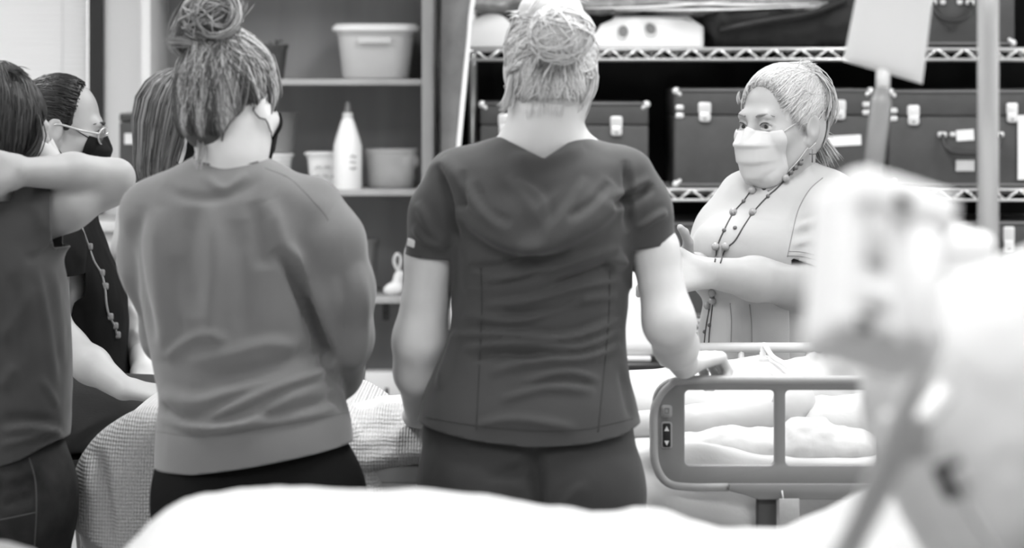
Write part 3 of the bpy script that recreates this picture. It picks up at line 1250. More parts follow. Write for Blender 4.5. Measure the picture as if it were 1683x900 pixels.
# dark pot, upper shelf
pt = thing('plant_pot', 'small dark pot with a bit of plant on the upper bookcase shelf', 'pot', W(452, 131, BD + 0.18))
pt.location.z = SH['a']
link('pot', lathe([(0.001, 0), (0.026, 0), (0.037, 0.092), (0.041, 0.092), (0.041, 0.104), (0.037, 0.104), (0.034, 0.09), (0.001, 0.088)], 24), 'dark_plastic', pt)
link('sprig', multi_tube([([(0, 0, 0.085), (0.008, 0.002, 0.112), (0.022, 0, 0.116)], 0.003), ([(0.004, 0, 0.085), (0.002, 0.01, 0.118)], 0.003), ([(0, 0, 0.085), (-0.016, 0, 0.112)], 0.003)]), 'dark_plastic', pt)
# bucket on a white tub
t = tub('food_tub', 'white plastic tub with flat lid under the grey bucket', 'tub', 424, 482, 252, SH['b'], 0.12, 'white_tub', 'white_plastic', 0.82, 0.008, power=2)
zb = W(0, 250.5, BD + 0.2)[2]
bu = thing('bucket', 'grey round bucket standing on a white lidded tub', 'bucket', (W(458, 0, BD + .2)[0], BD + 0.2, zb))
link('pail', lathe([(0.001, 0), (0.042, 0), (0.058, 0.112), (0.062, 0.112), (0.062, 0.122), (0.056, 0.122), (0.053, 0.11), (0.039, 0.004), (0.001, 0.004)], 28), 'mid_plastic', bu)
# labelled tub
t = tub('label_tub', 'white tub with handwriting and pale lid left of the spray bottle', 'tub', 503, 580, 249, SH['b'], 0.13, 'white_tub', 'white_plastic', 0.86, 0.009)
def scribble(parent, x0, z0, w, lines, y, m='print_grey', lh=0.016, r=0.0012, seed=2, slant=0.0):
    rs = random.Random(seed)
    L = []
    for k in range(lines):
        x = x0
        while x < x0 + w * (0.8 if k % 2 else 1.0):
            ww = rs.uniform(0.012, 0.022)
            pts = []
            for i in range(7):
                pts.append((x + ww * i / 6, y, z0 - k * lh + rs.uniform(-0.0035, 0.0035) * (1 if i % 2 else -1) + slant * (x - x0)))
            L.append((smooth_path(pts, 3), r))
            x += ww + 0.007
    return link('handwriting', multi_tube(L, 4), m, parent)
scribble(t, -0.04, 0.062, 0.075, 2, -0.068, lh=0.026)
# spray bottle
sb = thing('spray_bottle', 'tall white spray bottle with conical shoulder standing on the bookcase shelf', 'bottle', (W(571.5, 0, BD + .08)[0], BD + 0.08, SH['b']))
link('bottle', lathe([(0.001, 0), (0.040, 0), (0.042, 0.004), (0.042, 0.128), (0.036, 0.15), (0.021, 0.198), (0.014, 0.212), (0.001, 0.212)], 32), 'white_plastic', sb)
link('collar', lathe([(0.001, 0.208), (0.0155, 0.208), (0.0155, 0.226), (0.001, 0.226)], 20), 'pale_plastic', sb)
link('nozzle', lathe([(0.001, 0.224), (0.009, 0.224), (0.007, 0.25), (0.003, 0.26), (0.001, 0.26)], 14), 'mid_plastic', sb)
scribble(sb, 0.008, 0.098, 0.028, 3, -0.0415, lh=0.018, r=0.0014)
# clear tub with white contents
t = tub('clear_tub', 'open clear plastic tub of white gauze right of the spray bottle', 'tub', 598, 688, 244, SH['b'], 0.16, 'clear_thin', None, 0.86, 0)
for i, (px, py, r) in enumerate(((622, 292, 0.026), (650, 285, 0.034), (672, 270, 0.03), (636, 296, 0.028), (668, 292, 0.03))):
    S = Solid()
    c = W(px, py, BD + 0.19)
    rs = np.random.RandomState(i)
    for k in range(5):
        S.ell(c + rs.normal(size=3) * r * 0.35, r * rs.uniform(0.5, 0.8, 3), 0.008)
    v, q = S.mesh(0.005)
    v[:, 2] += max(0, SH['b'] + 0.009 - v[:, 2].min())
    tag(link('gauze_wad', mesh(v, q), 'sheet'), 'crumpled white gauze wad inside the open clear tub', 'gauze', 'gauze wads in the clear tub')
# middle compartment: grey pot and a small white figure-like sprig
t = tub('grey_pot', 'grey plastic pot on the bookcase shelf beside the scrubs sleeve', 'pot', 560, 625, 392, SH['c'], 0.12, 'mid_plastic', None, 0.8, 0, power=2)
fl = thing('paper_flower', 'small white paper flower with a looped stem on the bookcase shelf', 'ornament', (W(650, 0, BD + .1)[0], BD + 0.1, SH['c']))
S = Solid()
for a, r in (((0, 0, 0.02), (0.03, 0.02, 0.02)), ((0.008, 0, 0.045), (0.016, 0.014, 0.022)), ((-0.018, 0, 0.014), (0.018, 0.014, 0.014)), ((0.014, 0, 0.062), (0.014, 0.01, 0.012))):
    S.ell(a, r, 0.01)
v, q = S.mesh(0.004)
link('bloom', mesh(v, q), 'white_tub', fl)
link('stem', tube(smooth_path([(0.008, 0, 0.07), (-0.004, 0, 0.1), (0.004, 0, 0.122), (0.016, 0, 0.11), (0.012, 0, 0.075)], 6), 0.005, 7), 'pale_plastic', fl)
# lower compartment: pale carton and white cup
cb = thing('carton', 'pale cardboard carton on the low bookcase shelf', 'carton', (W(632, 0, BD + .1)[0], BD + 0.12, SH['d'] + 0.001))
link('box', rbox(0.115, 0.1, 0.092, 0.002, at=(0, 0, 0.046)), 'pale_plastic', cb)
link('tab', rbox(0.012, 0.004, 0.034, 0.001, at=(0.008, -0.051, 0.03)), 'hole_dark', cb)
cu = thing('cup', 'white cup on the low bookcase shelf in front of the carton', 'cup', (W(604, 0, BD + .04)[0], BD + 0.04, SH['d']))
link('cup_body', lathe([(0.001, 0), (0.02, 0), (0.026, 0.03), (0.024, 0.03), (0.019, 0.003), (0.001, 0.003)], 22), 'white_plastic', cu)
# light switch-like dark hooks under shelf c
hk = thing('wall_hook', 'dark hook fixed under the middle bookcase shelf', 'hook', (W(634, 0, BD + .02)[0], BD + 0.03, SH['c'] - 0.018))
link('plate', rbox(0.02, 0.01, 0.05, 0.002, at=(0, 0, -0.025)), 'black_plastic', hk)
link('hook_arm', tube(smooth_path([(0, -0.004, -0.03), (0.0, -0.03, -0.045), (0.012, -0.03, -0.03)], 5), 0.004, 6), 'black_plastic', hk)

# small case standing on the counter
def case(name_label, xl, xr, yt, yb, d, latches=(), handle=None, labels=(), clasps=(), depth=0.3, corners=True, lidfrac=0.27, rz=0.0, hide_bottom=False):
    x0, x1 = W(xl, 0, d)[0], W(xr, 0, d)[0]
    z0, z1 = W(0, yb, d)[2], W(0, yt, d)[2]
    w, h = x1 - x0, z1 - z0
    t = thing('storage_case', name_label, 'case', ((x0 + x1) / 2, d, z0))
    t.rotation_euler.z = rz
    lz = h * (1 - lidfrac)
    fx = lambda px: W(px, 0, d)[0] - (x0 + x1) / 2
    fz = lambda py: W(0, py, d)[2] - z0
    link('body', rbox(w, depth, lz - 0.0015, 0.006, at=(0, depth / 2, lz / 2)), 'case_shell', t)
    lid = link('lid', rbox(w, depth, h - lz, 0.006, at=(0, depth / 2, (h + lz) / 2)), 'case_shell', t)
    for zz in (h - 0.004, 0.006):
        link('edge_trim', tube([(-w / 2 + 0.01, -0.001, zz), (w / 2 - 0.01, -0.001, zz)], 0.0045, 6), 'case_trim', t)
    link('edge_trim', tube([(-w / 2 + 0.01, depth - 0.001, h - 0.002), (w / 2 - 0.01, depth - 0.001, h - 0.002)], 0.0045, 6), 'case_trim', t)
    if corners:
        for x in (-1, 1):
            for zz in (h - 0.006, 0.008):
                S = Solid()
                S.ell((x * (w / 2 - 0.006), 0.004, zz), (0.012, 0.009, 0.011), 0.004)
                S.ell((x * (w / 2 - 0.016), -0.001, zz + (-0.01 if zz > 0.1 else 0.01)), (0.006, 0.004, 0.006), 0.006)
                v, q = S.mesh(0.003)
                link('corner_cap', mesh(v, q), 'case_metal', t)
    for (px, py, pw, ph) in latches:
        cxx, cz = fx(px), fz(py)
        lw, lh = pw * d / F, ph * d / F
        la = link('latch', prism(rrect(cxx - lw / 2, cxx + lw / 2, cz - lh * 0.1, cz + lh / 2, lw * 0.2), 0.006, bev=0.0015), 'case_metal', t)
        la.location.y = -0.006
        k = link('hasp', prism(rrect(cxx - lw * 0.46, cxx + lw * 0.46, cz - lh / 2, cz - lh * 0.02, lw * 0.25), 0.009, bev=0.002), 'case_metal', la)
        k.location.y = -0.004
        k = link('keyhole', lathe([(0.001, 0), (0.003, 0), (0.003, 0.002), (0.001, 0.002)], 10), 'hole_dark', la)
        k.location = (cxx, -0.0045, cz - lh * 0.34)
        k.rotation_euler = (math.pi / 2, 0, 0)
    for (px, py) in clasps:
        for dz in (0.011, -0.012):
            c = link('clasp', rbox(0.024, 0.008, 0.016, 0.005, 3, at=(fx(px), -0.002, fz(py) + dz)), 'case_metal', t)
    if handle:
        hx0, hx1, hy, drop = handle
        a, b, zz = fx(hx0), fx(hx1), fz(hy)
        hd = link('handle', tube(smooth_path([(a, -0.012, zz), (a + 0.004, -0.03, zz - drop * 0.55), (a + 0.03, -0.036, zz - drop), (b - 0.03, -0.036, zz - drop), (b - 0.004, -0.03, zz - drop * 0.55), (b, -0.012, zz)], 6), [0.006, 0.007, 0.009, 0.009, 0.007, 0.006], 10), 'case_handle', t)
        for xx in (a, b):
            link('handle_mount', rbox(0.026, 0.014, 0.016, 0.005, 3, at=(xx, -0.006, zz)), 'case_metal', hd)
            link('handle_mount', rbox(0.016, 0.01, 0.014, 0.004, 3, at=(xx + (0.03 if xx == a else -0.03), -0.004, zz)), 'case_metal', hd)
    for li, (px, py, pw, ph, tilt, mm) in enumerate(labels):
        lw, lh = pw * d / F, ph * d / F
        l = link('paper_label', rbox(lw, 0.002, lh, 0.0), mm, t)
        l.location = (fx(px), -0.0035 - 0.0012 * li, fz(py))
        l.rotation_euler = (0, math.radians(tilt), 0)
    return t


t = case('small grey case with white tag standing on the counter by the wall', 196, 262, 184, 362, 8.3, labels=((214, 226, 18, 18, 0, 'paper'),), depth=0.22, corners=False, lidfrac=0.08)
t.location.z = CT

# ------------------------------------------------------------------ wire shelving
WD = 8.0
rx0, rx1 = W(762, 0, WD)[0], 3.1
rk = thing('wire_shelving', 'chrome wire shelving rack stacked with dark cases', 'shelving', (0, 0, 0))
WZ = {'top': W(0, 78, WD)[2], 'mid': W(0, 309, WD)[2], 'low': W(0, 524, WD)[2], 'base': 0.25, 'roof': 2.2}
dep = 0.5
for x in (rx0 + 0.02, (rx0 + rx1) / 2 + 0.55, rx1 - 0.02):
    for y in (WD + dep - 0.015,) if x != rx1 - 0.02 else (WD + 0.015, WD + dep - 0.015):
        link('post', tube([(x, y, 0.0), (x, y, 2.35)], 0.0125, 10), 'chrome', rk)
link('post', tube([(rx0 - 0.06, WD + 0.015, 0.0), (rx0 - 0.06, WD + 0.015, 2.35)], 0.0125, 10), 'black_plastic', rk)
for nm, z in WZ.items():
    L = []
    hh = 0.034
    for y in (WD, WD + dep):
        L.append(([(rx0 - 0.06, y, z - 0.004), (rx1, y, z - 0.004)], 0.0045))
        L.append(([(rx0 - 0.06, y, z - hh), (rx1, y, z - hh)], 0.0042))
        n = int((rx1 - rx0) / 0.078)
        for k in range(n):
            xa = rx0 - 0.05 + k * 0.078
            L.append(([(xa, y, z - 0.004), (xa + 0.039, y, z - hh)], 0.0036))
            L.append(([(xa + 0.039, y, z - hh), (xa + 0.078, y, z - 0.004)], 0.0036))
    for x in np.arange(rx0 - 0.05, rx1, 0.025):
        L.append(([(x, WD, z - 0.003), (x, WD + dep, z - 0.003)], 0.0022))
    for y in (WD + 0.17, WD + 0.34):
        L.append(([(rx0 - 0.06, y, z - 0.008), (rx1, y, z - 0.008)], 0.004))
    link('wire_shelf', multi_tube(L, 5), 'chrome', rk)
# black liner hung behind the rack
nx, nz = 120, 30
vs = []
for j in range(nz + 1):
    for i in range(nx + 1):
        x = rx0 - 0.075 + (XR - 0.05 - rx0 + 0.075) * i / nx
        vs.append((x, WD + dep + 0.12 + 0.02 * math.sin(x * 21 + 0.6 * math.sin(j * 0.2)) + 0.01 * math.sin(x * 47), 0.05 + 2.5 * j / nz))
fs = np.array([(j * (nx + 1) + i, j * (nx + 1) + i + 1, (j + 1) * (nx + 1) + i + 1, (j + 1) * (nx + 1) + i) for j in range(nz) for i in range(nx)])
cu = tag(link('black_curtain', mesh(vs, fs), 'black_cloth'), 'black cloth curtain hanging behind the wire shelving', 'curtain')
md = cu.modifiers.new('t', 'SOLIDIFY')
md.thickness = 0.004
# grey cover rolled aside at the rack's end, with white piping
cv = thing('rack_cover', 'grey cloth rack cover with white piped edge hanging beside the bookcase', 'cover', (0, 0, 0))
vs = []
nu, nv = 14, 40
px_r = lambda py: np.interp(py, [-200, 0, 20, 60, 245, 900], [776, 776, 772, 769, 752, 730])
for j in range(nv + 1):
    z = 2.3 - 2.1 * j / nv
    py = HY - (z - HZ) * F / (WD - 0.06)
    for i in range(nu + 1):
        u = i / nu
        px = 728 + (px_r(py) - 728) * u
        p = W(px, 0, WD - 0.06)
        vs.append((p[0], WD - 0.03 - 0.03 * math.sin(u * 2.6) + 0.006 * math.sin(j * 0.7 + u * 5), z))
fs = np.array([(j * (nu + 1) + i, j * (nu + 1) + i + 1, (j + 1) * (nu + 1) + i + 1, (j + 1) * (nu + 1) + i) for j in range(nv) for i in range(nu)])
o = link('cloth', mesh(vs, fs), 'cover_cloth', cv)
md = o.modifiers.new('t', 'SOLIDIFY')
md.thickness = 0.008
link('piping', tube([V(*vs[j * (nu + 1) + nu]) + V(0.002, -0.012, 0) for j in range(nv + 1)], 0.0075, 7), 'piping', cv)

# cases on the shelves
case('dark case on the middle shelf, left one, half hidden behind the scrubs wearer', 789, 1066, 168, 307, WD + 0.03, latches=((830, 205, 22, 36), (1013, 207, 20, 32)), depth=0.4)
case('dark case on the middle shelf behind the masked instructor, with white tape', 1108, 1434, 146, 307, WD + 0.02, latches=((1158, 184, 21, 32), (1380, 180, 20, 32)),
     clasps=((1117, 183), (1424, 178)), labels=((1384, 231, 62, 17, -3, 'paper'),), depth=0.4)
t = case('dark case with black handle, white tag and paper strip, right end of the middle shelf', 1461, 1760, 148, 307, WD + 0.0, latches=((1501, 189, 20, 33), (1663, 185, 19, 32)),
     clasps=((1468, 188),), handle=(1548, 1642, 221, 0.05), labels=((1586, 222, 29, 18, -4, 'paper'), (1586, 272, 31, 18, 0, 'case_metal'), (1586, 272, 24, 10, 0, 'paper'), (1700, 242, 56, 106, 0, 'paper')), depth=0.4)
scribble(t, 0.148, 0.2, 0.05, 9, -0.0085, lh=0.018, seed=9)
case('dark case with black handle on the top shelf at the right', 1500, 1668, -60, 75, WD + 0.02, handle=(1532, 1594, 4, 0.05), depth=0.35, lidfrac=0.3)
case('dark case on the low shelf behind the instructor, mostly hidden', 1085, 1420, 366, 521, WD + 0.02, latches=((1140, 410, 18, 32),), depth=0.4)
t = case('dark case with upright metal latch and handwritten tape on the low shelf', 1530, 1790, 364, 521, WD + 0.02, latches=((1658, 394, 18, 44),), labels=((1672, 436, 90, 17, -1, 'paper'),), depth=0.4)
scribble(t, -0.03, 0.142, 0.1, 1, -0.0052, seed=4, r=0.0016)
# white plastic block with two round ear holes, and the arched tray
S = Solid()
d = WD + 0.12
a, b = W(975, 82, d), W(1152, 26, d)
hx = (b[0] - a[0]) / 2
v0 = V((a[0] + b[0]) / 2, d + 0.07, WZ['top'])
S.box(v0 + V(0, 0, (b[2] - a[2]) / 2), (hx, 0.1, (b[2] - a[2]) / 2), 0.02)
blk = thing('head_block', 'white plastic block with two round holes on the top wire shelf', 'plastic block', (0, 0, 0))
z1 = W(0, 30, d)[2]
me = prism([(a[0], WZ['top'] + 0.001), (b[0], WZ['top'] + 0.001), (b[0], W(0, 42, d)[2]), (W(1120, 0, d)[0], z1), (W(1010, 0, d)[0], z1), (W(988, 0, d)[0], W(0, 40, d)[2]), (a[0], W(0, 60, d)[2])], 0.16, bev=0.006)
o = link('block', me, 'white_plastic', blk)
o.location.y = d - 0.02
me = prism([(W(1149, 0, d)[0], WZ['top'] + 0.001), (W(1156, 0, d)[0], WZ['top'] + 0.001), (W(1156, 0, d)[0], W(0, 44, d)[2]), (W(1130, 0, d)[0], z1 + 0.006), (W(1010, 0, d)[0], z1 + 0.006), (W(1010, 0, d)[0], z1), (W(1125, 0, d)[0], z1), (W(1149, 0, d)[0], W(0, 44, d)[2])], 0.17, bev=0.002)
o = link('cover', me, 'pale_plastic', blk)
o.location.y = d - 0.015
for px, py, ry in ((1023, 53, 0.2), (1069, 49, -0.5)):
    o = link('hole', lathe([(0.001, 0), (0.0185, 0), (0.021, 0.003), (0.0185, 0.006), (0.0155, 0.0035), (0.001, 0.0035)], 22, sx=0.9, sy=1.1), 'pale_plastic', blk)
    o.location = W(px, py, d - 0.019)
    o.rotation_euler = (math.pi / 2, ry, 0)
    k = link('hollow', lathe([(0.001, 0), (0.0155, 0), (0.0155, 0.003), (0.001, 0.003)], 18, sx=0.9, sy=1.05, at=(0.002, 0.003, 0.0025)), 'mid_plastic', o)
ar = thing('arched_tray', 'pale arched plastic shell at the left end of the top wire shelf', 'plastic shell', (0, 0, 0))
ca = W(808, 84, d)
pts = [(ca[0] + 0.075 * math.cos(math.radians(q)), WZ['top'] + 0.001 + 0.1 * math.sin(math.radians(q)) ** 0.85) for q in range(0, 181, 9)]
o = link('shell', prism(pts, 0.2, bev=0.008), 'pale_plastic', ar)
o.location.y = d - 0.03
# dark duffel bag with crumpled clear wrap above, on the top shelf
S = Solid()
c0 = WZ['top'] + 0.005
for px, rx, rz in ((1190, 0.1, 0.09), (1260, 0.13, 0.11), (1340, 0.13, 0.1), (1400, 0.1, 0.09)):
    S.ell(V(W(px, 0, WD + .25)[0], WD + 0.25, c0 + rz), (rx, 0.17, rz), 0.08)
S.box(V(W(1300, 0, WD + .25)[0], WD + 0.25, c0 + 0.05), (0.24, 0.16, 0.05), 0.03, 0.05)
v, q = S.mesh(0.01)
n = normals(v, q)
v = v + n * (noise3(v * 7, 4) * 0.007)[:, None]
v[:, 2] = np.maximum(v[:, 2], WZ['top'] + 0.001)
bg = thing('duffel_bag', 'soft black bag slumped on the top wire shelf', 'bag', (0, 0, 0))
link('bag_body', mesh(v, q), 'black_bag', bg)
link('strap', tube(smooth_path([W(1185, 50, WD + .07), W(1210, 44, WD + .05), W(1260, 34, WD + .05), W(1330, 22, WD + .05), W(1390, 0, WD + .06)], 6), 0.012, 6), 'black_bag', bg)
# wrapped flat pack lying across the block and the bag
S = Solid()
zp = W(0, 22, WD + .1)[2]
for k in range(9):
    px = 800 + k * 66
    S.ell(V(W(px, 0, WD + .15)[0], WD + 0.17, zp + 0.025 + 0.008 * math.sin(k * 2.1) + (0.006 * k if k < 3 else 0.0)), (0.085, 0.13, 0.026), 0.04)
v, q = S.mesh(0.008)
n = normals(v, q)
v = v + n * (noise3(v * 11, 8) * 0.006)[:, None]
wp = thing('wrapped_pack', 'long flat pack in crumpled clear plastic wrap above the white block', 'pack', (0, 0, 0))
link('wrap', mesh(v, q), 'plastic_film', wp)
for k, (xa, ya, xb, yb) in enumerate(((960, 14, 1200, 2), (1010, 16, 1340, 10), (1100, 4, 1330, 6))):
    link('wrap_crease', tube(smooth_path([W(xa, ya, WD + .035), W((xa + xb) / 2, (ya + yb) / 2 + 3, WD + .03), W(xb, yb, WD + .035)], 6), [0.001, 0.004, 0.001], 5), 'piping', wp)
# white angled strip and grey box above the left end of the top shelf
rb = thing('rolled_sheet', 'white rolled sheet leaning above the left end of the top shelf', 'roll', (0, 0, 0))
link('roll', tube([W(776, 22, WD + .12), W(800, -22, WD + .12)], 0.012, 10), 'white_plastic', rb)
link('roll_end', tube([W(800, -22, WD + .12), W(812, -44, WD + .12)], 0.009, 8), 'pale_plastic', rb)
# lower right of the rack: bright monitor back on a black case
mo = thing('monitor', 'white rounded monitor back on a black case between the scrubs wearer and her arm', 'monitor', (0, 0, 0))
d = 7.3
S = Solid()
a, b = W(985, 448, d), W(1092, 586, d)
S.box(((a[0] + b[0]) / 2, d + 0.04, (a[2] + b[2]) / 2), ((b[0] - a[0]) / 2, 0.04, (a[2] - b[2]) / 2), 0.03)
v, q = S.mesh(0.007)
link('housing', mesh(v, q), 'white_plastic', mo)
link('stand_foot', rbox(0.1, 0.12, 0.014, 0.004, at=((a[0] + b[0]) / 2, d + 0.06, b[2] - 0.006)), 'pale_plastic', mo)
zc = b[2] - 0.0135
bc = thing('equipment_case', 'black equipment case with metal corners under the white monitor', 'case', (0, 0, 0))
a, b = W(940, 590, d - 0.04), W(1112, 660, d - 0.04)
hh = zc - b[2]
link('box', rbox(b[0] - a[0], 0.34, hh, 0.006, at=((a[0] + b[0]) / 2, d + 0.13, b[2] + hh / 2)), 'black_plastic', bc)
for px, py in ((1092, 596), (1088, 622), (1052, 618), (1046, 624)):
    p = W(px, py, d - 0.045)
    link('corner_metal', rbox(0.022, 0.012, 0.014, 0.004, 3, at=p), 'case_metal', bc)
ct = thing('equipment_cart', 'dark equipment cart carrying the black case beyond the bed', 'cart', (0, 0, 0))
zc = b[2]
link('cart_top', rbox(0.42, 0.4, 0.02, 0.004, at=(W(1020, 0, d)[0], d + 0.14, zc - 0.011)), 'dark_plastic', ct)
for x in (-0.19, 0.19):
    for y in (-0.17, 0.17):
        link('leg', tube([(W(1020, 0, d)[0] + x, d + 0.14 + y, zc - 0.02), (W(1020, 0, d)[0] + x, d + 0.14 + y, 0.0)], 0.012, 8), 'dark_plastic', ct)


# ------------------------------------------------------------------ the patient bed
ND, FD = 4.95, 5.78                                   # distance of the near and the far rail
BX0, BX1 = W(140, 0, 5.3)[0], 1.1
BZ = 0.86                                             # mattress top
bed = thing('hospital_bed', 'hospital bed with grey side rails that the group stands around', 'bed', (0, 0, 0))
link('deck', rbox(BX1 - BX0 - 0.05, FD - ND - 0.12, 0.06, 0.01, at=((BX0 + BX1) / 2, (ND + FD) / 2, BZ - 0.2)), 'bed_frame', bed)
link('mattress', rbox(BX1 - BX0 - 0.06, FD - ND - 0.1, 0.17, 0.04, 4, at=((BX0 + BX1) / 2, (ND + FD) / 2, BZ - 0.085)), 'sheet', bed)
for x in (BX0 + 0.12, BX1 - 0.2):
    for y in (ND + 0.14, FD - 0.14):
        l = link('leg', rbox(0.06, 0.06, BZ - 0.33, 0.006, at=(x, y, (BZ - 0.23) / 2 + 0.05)), 'bed_frame', bed)
        c = link('caster', lathe([(0.001, -0.015), (0.045, -0.015), (0.05, -0.01), (0.05, 0.01), (0.045, 0.015), (0.001, 0.015)], 20), 'black_plastic', l)
        c.rotation_euler = (math.pi / 2, 0, 0)
        c.location = (x, y, 0.052)
# ridged side panel below the folded blanket
for k in range(5):
    link('side_slat', rbox(0.3, 0.018, 0.031, 0.004, at=(W(680, 0, ND)[0], ND + 0.04, W(0, 772 + k * 28, ND)[2] - 0.012)), 'sheet_grey', bed)
# near rail: plate with two openings, tube edge, buttons
rd = ND
rx = lambda px: W(px, 0, rd)[0]
rz = lambda py: W(0, py, rd)[2]
outer = rrect(rx(1072), rx(1560), rz(802), rz(620), 0.045, 8)
hole1 = rrect(rx(1125), rx(1272), rz(763), rz(640), 0.008, 4)
hole2 = rrect(rx(1290), rx(1440), rz(763), rz(640), 0.008, 4)
hole3 = rrect(rx(1458), rx(1530), rz(763), rz(640), 0.008, 4)
nr = link('side_rail', prism(outer, 0.022, bev=0.004, holes=[h[::-1] for h in (hole1, hole2, hole3)]), 'rail_plastic', bed)
nr.location.y = rd - 0.011
link('rail_tube', tube(smooth_path([(rx(1560), rd - 0.006, rz(624)), (rx(1300), rd - 0.006, rz(624)), (rx(1135), rd - 0.006, rz(624)), (rx(1098), rd - 0.006, rz(634)), (rx(1077), rd - 0.006, rz(668)), (rx(1075), rd - 0.006, rz(720)), (rx(1078), rd - 0.006, rz(762)), (rx(1097), rd - 0.006, rz(791)), (rx(1135), rd - 0.006, rz(798)), (rx(1197), rd - 0.006, rz(798))], 6), 0.0085, 10), 'rail_light', bed)
o = link('lower_bracket', prism([(rx(1196), rz(792)), (rx(1560), rz(792)), (rx(1560), rz(818)), (rx(1245), rz(818)), (rx(1222), rz(810)), (rx(1196), rz(804))][::-1], 0.03, bev=0.003), 'rail_plastic', bed)
o.location.y = rd - 0.022
link('rail_post', rbox(0.035, 0.03, rz(815) - 0.3, 0.004, at=(rx(1260), rd + 0.01, (rz(815) + 0.3) / 2)), 'bed_post', bed)
link('rail_post', rbox(0.035, 0.03, rz(815) - 0.3, 0.004, at=(rx(1500), rd + 0.01, (rz(815) + 0.3) / 2)), 'bed_post', bed)
for z in (0.34, 0.5):
    link('post_arm', rbox(0.4, 0.04, 0.03, 0.004, at=(rx(1380), rd + 0.045, z)), 'bed_frame', bed)
# two key pads on the rail panel: a square button and an up/down rocker
for (y0, y1, m) in ((664, 684, 'rail_light'), (691, 735, 'black_plastic')):
    f = link('key_frame', prism(rrect(rx(1086), rx(1104), rz(y1), rz(y0), 0.005, 4), 0.004, bev=0.001), 'rail_light', nr)
    f.location.y = -0.003
    k = link('key', prism(rrect(rx(1088.5), rx(1101.5), rz(y1 - 2.5), rz(y0 + 2.5), 0.003, 3), 0.003, bev=0.0008), m, f)
    k.location.y = -0.0022
    if y0 == 664:
        s = link('key_symbol', prism(rrect(rx(1091), rx(1099), rz(678), rz(668), 0.001, 2), 0.001, holes=[rrect(rx(1093), rx(1097), rz(675.5), rz(670.5), 0.0005, 2)[::-1]]), 'print_grey', f)
        s.location.y = -0.0028
    else:
        for pts in (((1091, 706), (1099, 706), (1095, 698)), ((1091, 722), (1095, 730), (1099, 722))):
            s = link('key_symbol', prism([(rx(a), rz(b)) for a, b in pts], 0.001), 'paper', f)
            s.location.y = -0.0028
# far rail
fz = W(0, 571, FD)[2]
fr = link('side_rail', tube(smooth_path([(W(1142, 0, FD)[0], FD, fz - 0.3), (W(1140, 0, FD)[0], FD, fz - 0.05), (W(1146, 0, FD)[0], FD, fz - 0.006), (W(1175, 0, FD)[0], FD, fz), (W(1480, 0, FD)[0], FD, fz), (W(1560, 0, FD)[0], FD, fz)], 8), 0.0105, 10), 'far_rail', bed)
for px in (1218, 1330, 1450):
    link('rail_bar', tube([(W(px, 0, FD)[0], FD, fz), (W(px, 0, FD)[0], FD, fz - 0.3)], 0.007, 8), 'far_rail', bed)
link('lower_bar', tube([(W(1142, 0, FD)[0], FD, fz - 0.3), (W(1560, 0, FD)[0], FD, fz - 0.3)], 0.012, 8), 'far_rail', bed)
for px in (1170, 1500):
    link('rail_post', rbox(0.03, 0.03, fz - 0.3 - 0.4, 0.004, at=(W(px, 0, FD)[0], FD, (fz - 0.3 + 0.4) / 2)), 'bed_post', bed)
for (x, nm) in ((BX1, 'headboard'),):
    link(nm, prism(rrect(ND + 0.04, FD - 0.04, 0.45, 1.12, 0.06, 6), 0.03, bev=0.006), 'bed_frame', bed)
    bed.children[-1].rotation_euler = (0, 0, math.radians(90))
    bed.children[-1].location = (x + 0.03, 0, 0)

# white sheet: over the mattress and down the near side, rumpled
def wavy_sheet(xa, xb, ztop_fn, drop, yn, yf, h=0.012, seed=1, amp=0.006):
    """a sheet lying from yf to yn and hanging down `drop` at the near side"""
    L1 = yf - yn
    nx = int((xb - xa) / h)
    ns = int((L1 + drop) / h)
    vs = []
    for j in range(ns + 1):
        s = j / ns * (L1 + drop)
        for i in range(nx + 1):
            x = xa + (xb - xa) * i / nx
            if s < L1:
                y, z, nrm = yf - s, ztop_fn(x, yf - s), (0, 0, 1)
            else:
                e = s - L1
                y, z, nrm = yn - 0.035 * (1 - math.exp(-e * 18)), ztop_fn(x, yn) - e, (0, -1, 0)
                r = 0.03
                if e < r:
                    z += 0.0
            vs.append((x, y, z, nrm[1], nrm[2], s - L1))
    a = np.array(vs)
    p = a[:, :3].copy()
    k = noise3(np.stack([p[:, 0] * 3.2, p[:, 1] * 3.2, p[:, 2] * 1.1], 1), seed) * amp
    hang = np.clip(a[:, 5] * 6, 0, 1)
    k2 = (np.sin(p[:, 0] * 38 + 1.5 * np.sin(p[:, 0] * 9) + p[:, 2] * 6) * 0.012 + np.sin(p[:, 0] * 17 + 2 + p[:, 2] * 9) * 0.012) * hang
    p[:, 1] -= k2 + np.abs(k) * hang
    p[:, 2] += np.maximum(k, -amp * 0.4) * (a[:, 5] < 0)
    q = np.array([(j * (nx + 1) + i, (j + 1) * (nx + 1) + i, (j + 1) * (nx + 1) + i + 1, j * (nx + 1) + i + 1) for j in range(ns) for i in range(nx)])
    return relax(p, q, 2), q


v, q = wavy_sheet(W(540, 0, ND)[0], W(1560, 0, ND)[0], lambda x, y: BZ + 0.012 + 0.025 * math.exp(-((x - 0.3) / 0.12) ** 2), 0.42, ND + 0.055, FD - 0.06, seed=3)
v = fold(v, np.tile(V(0, -1, 0), (len(v), 1)), [([(1060, 800), (1120, 830), (1200, 850), (1240, 870)], 22, 22), ([(1045, 760), (1100, 790), (1180, 810)], 16, -10), ([(1035, 860), (1110, 870), (1180, 905)], 20, 16)])
sh = tag(link('bed_sheet', mesh(v, q), 'sheet'), 'white rumpled sheet over the bed, hanging below the near rail', 'sheet')
md = sh.modifiers.new('t', 'SOLIDIFY')
md.thickness = 0.003
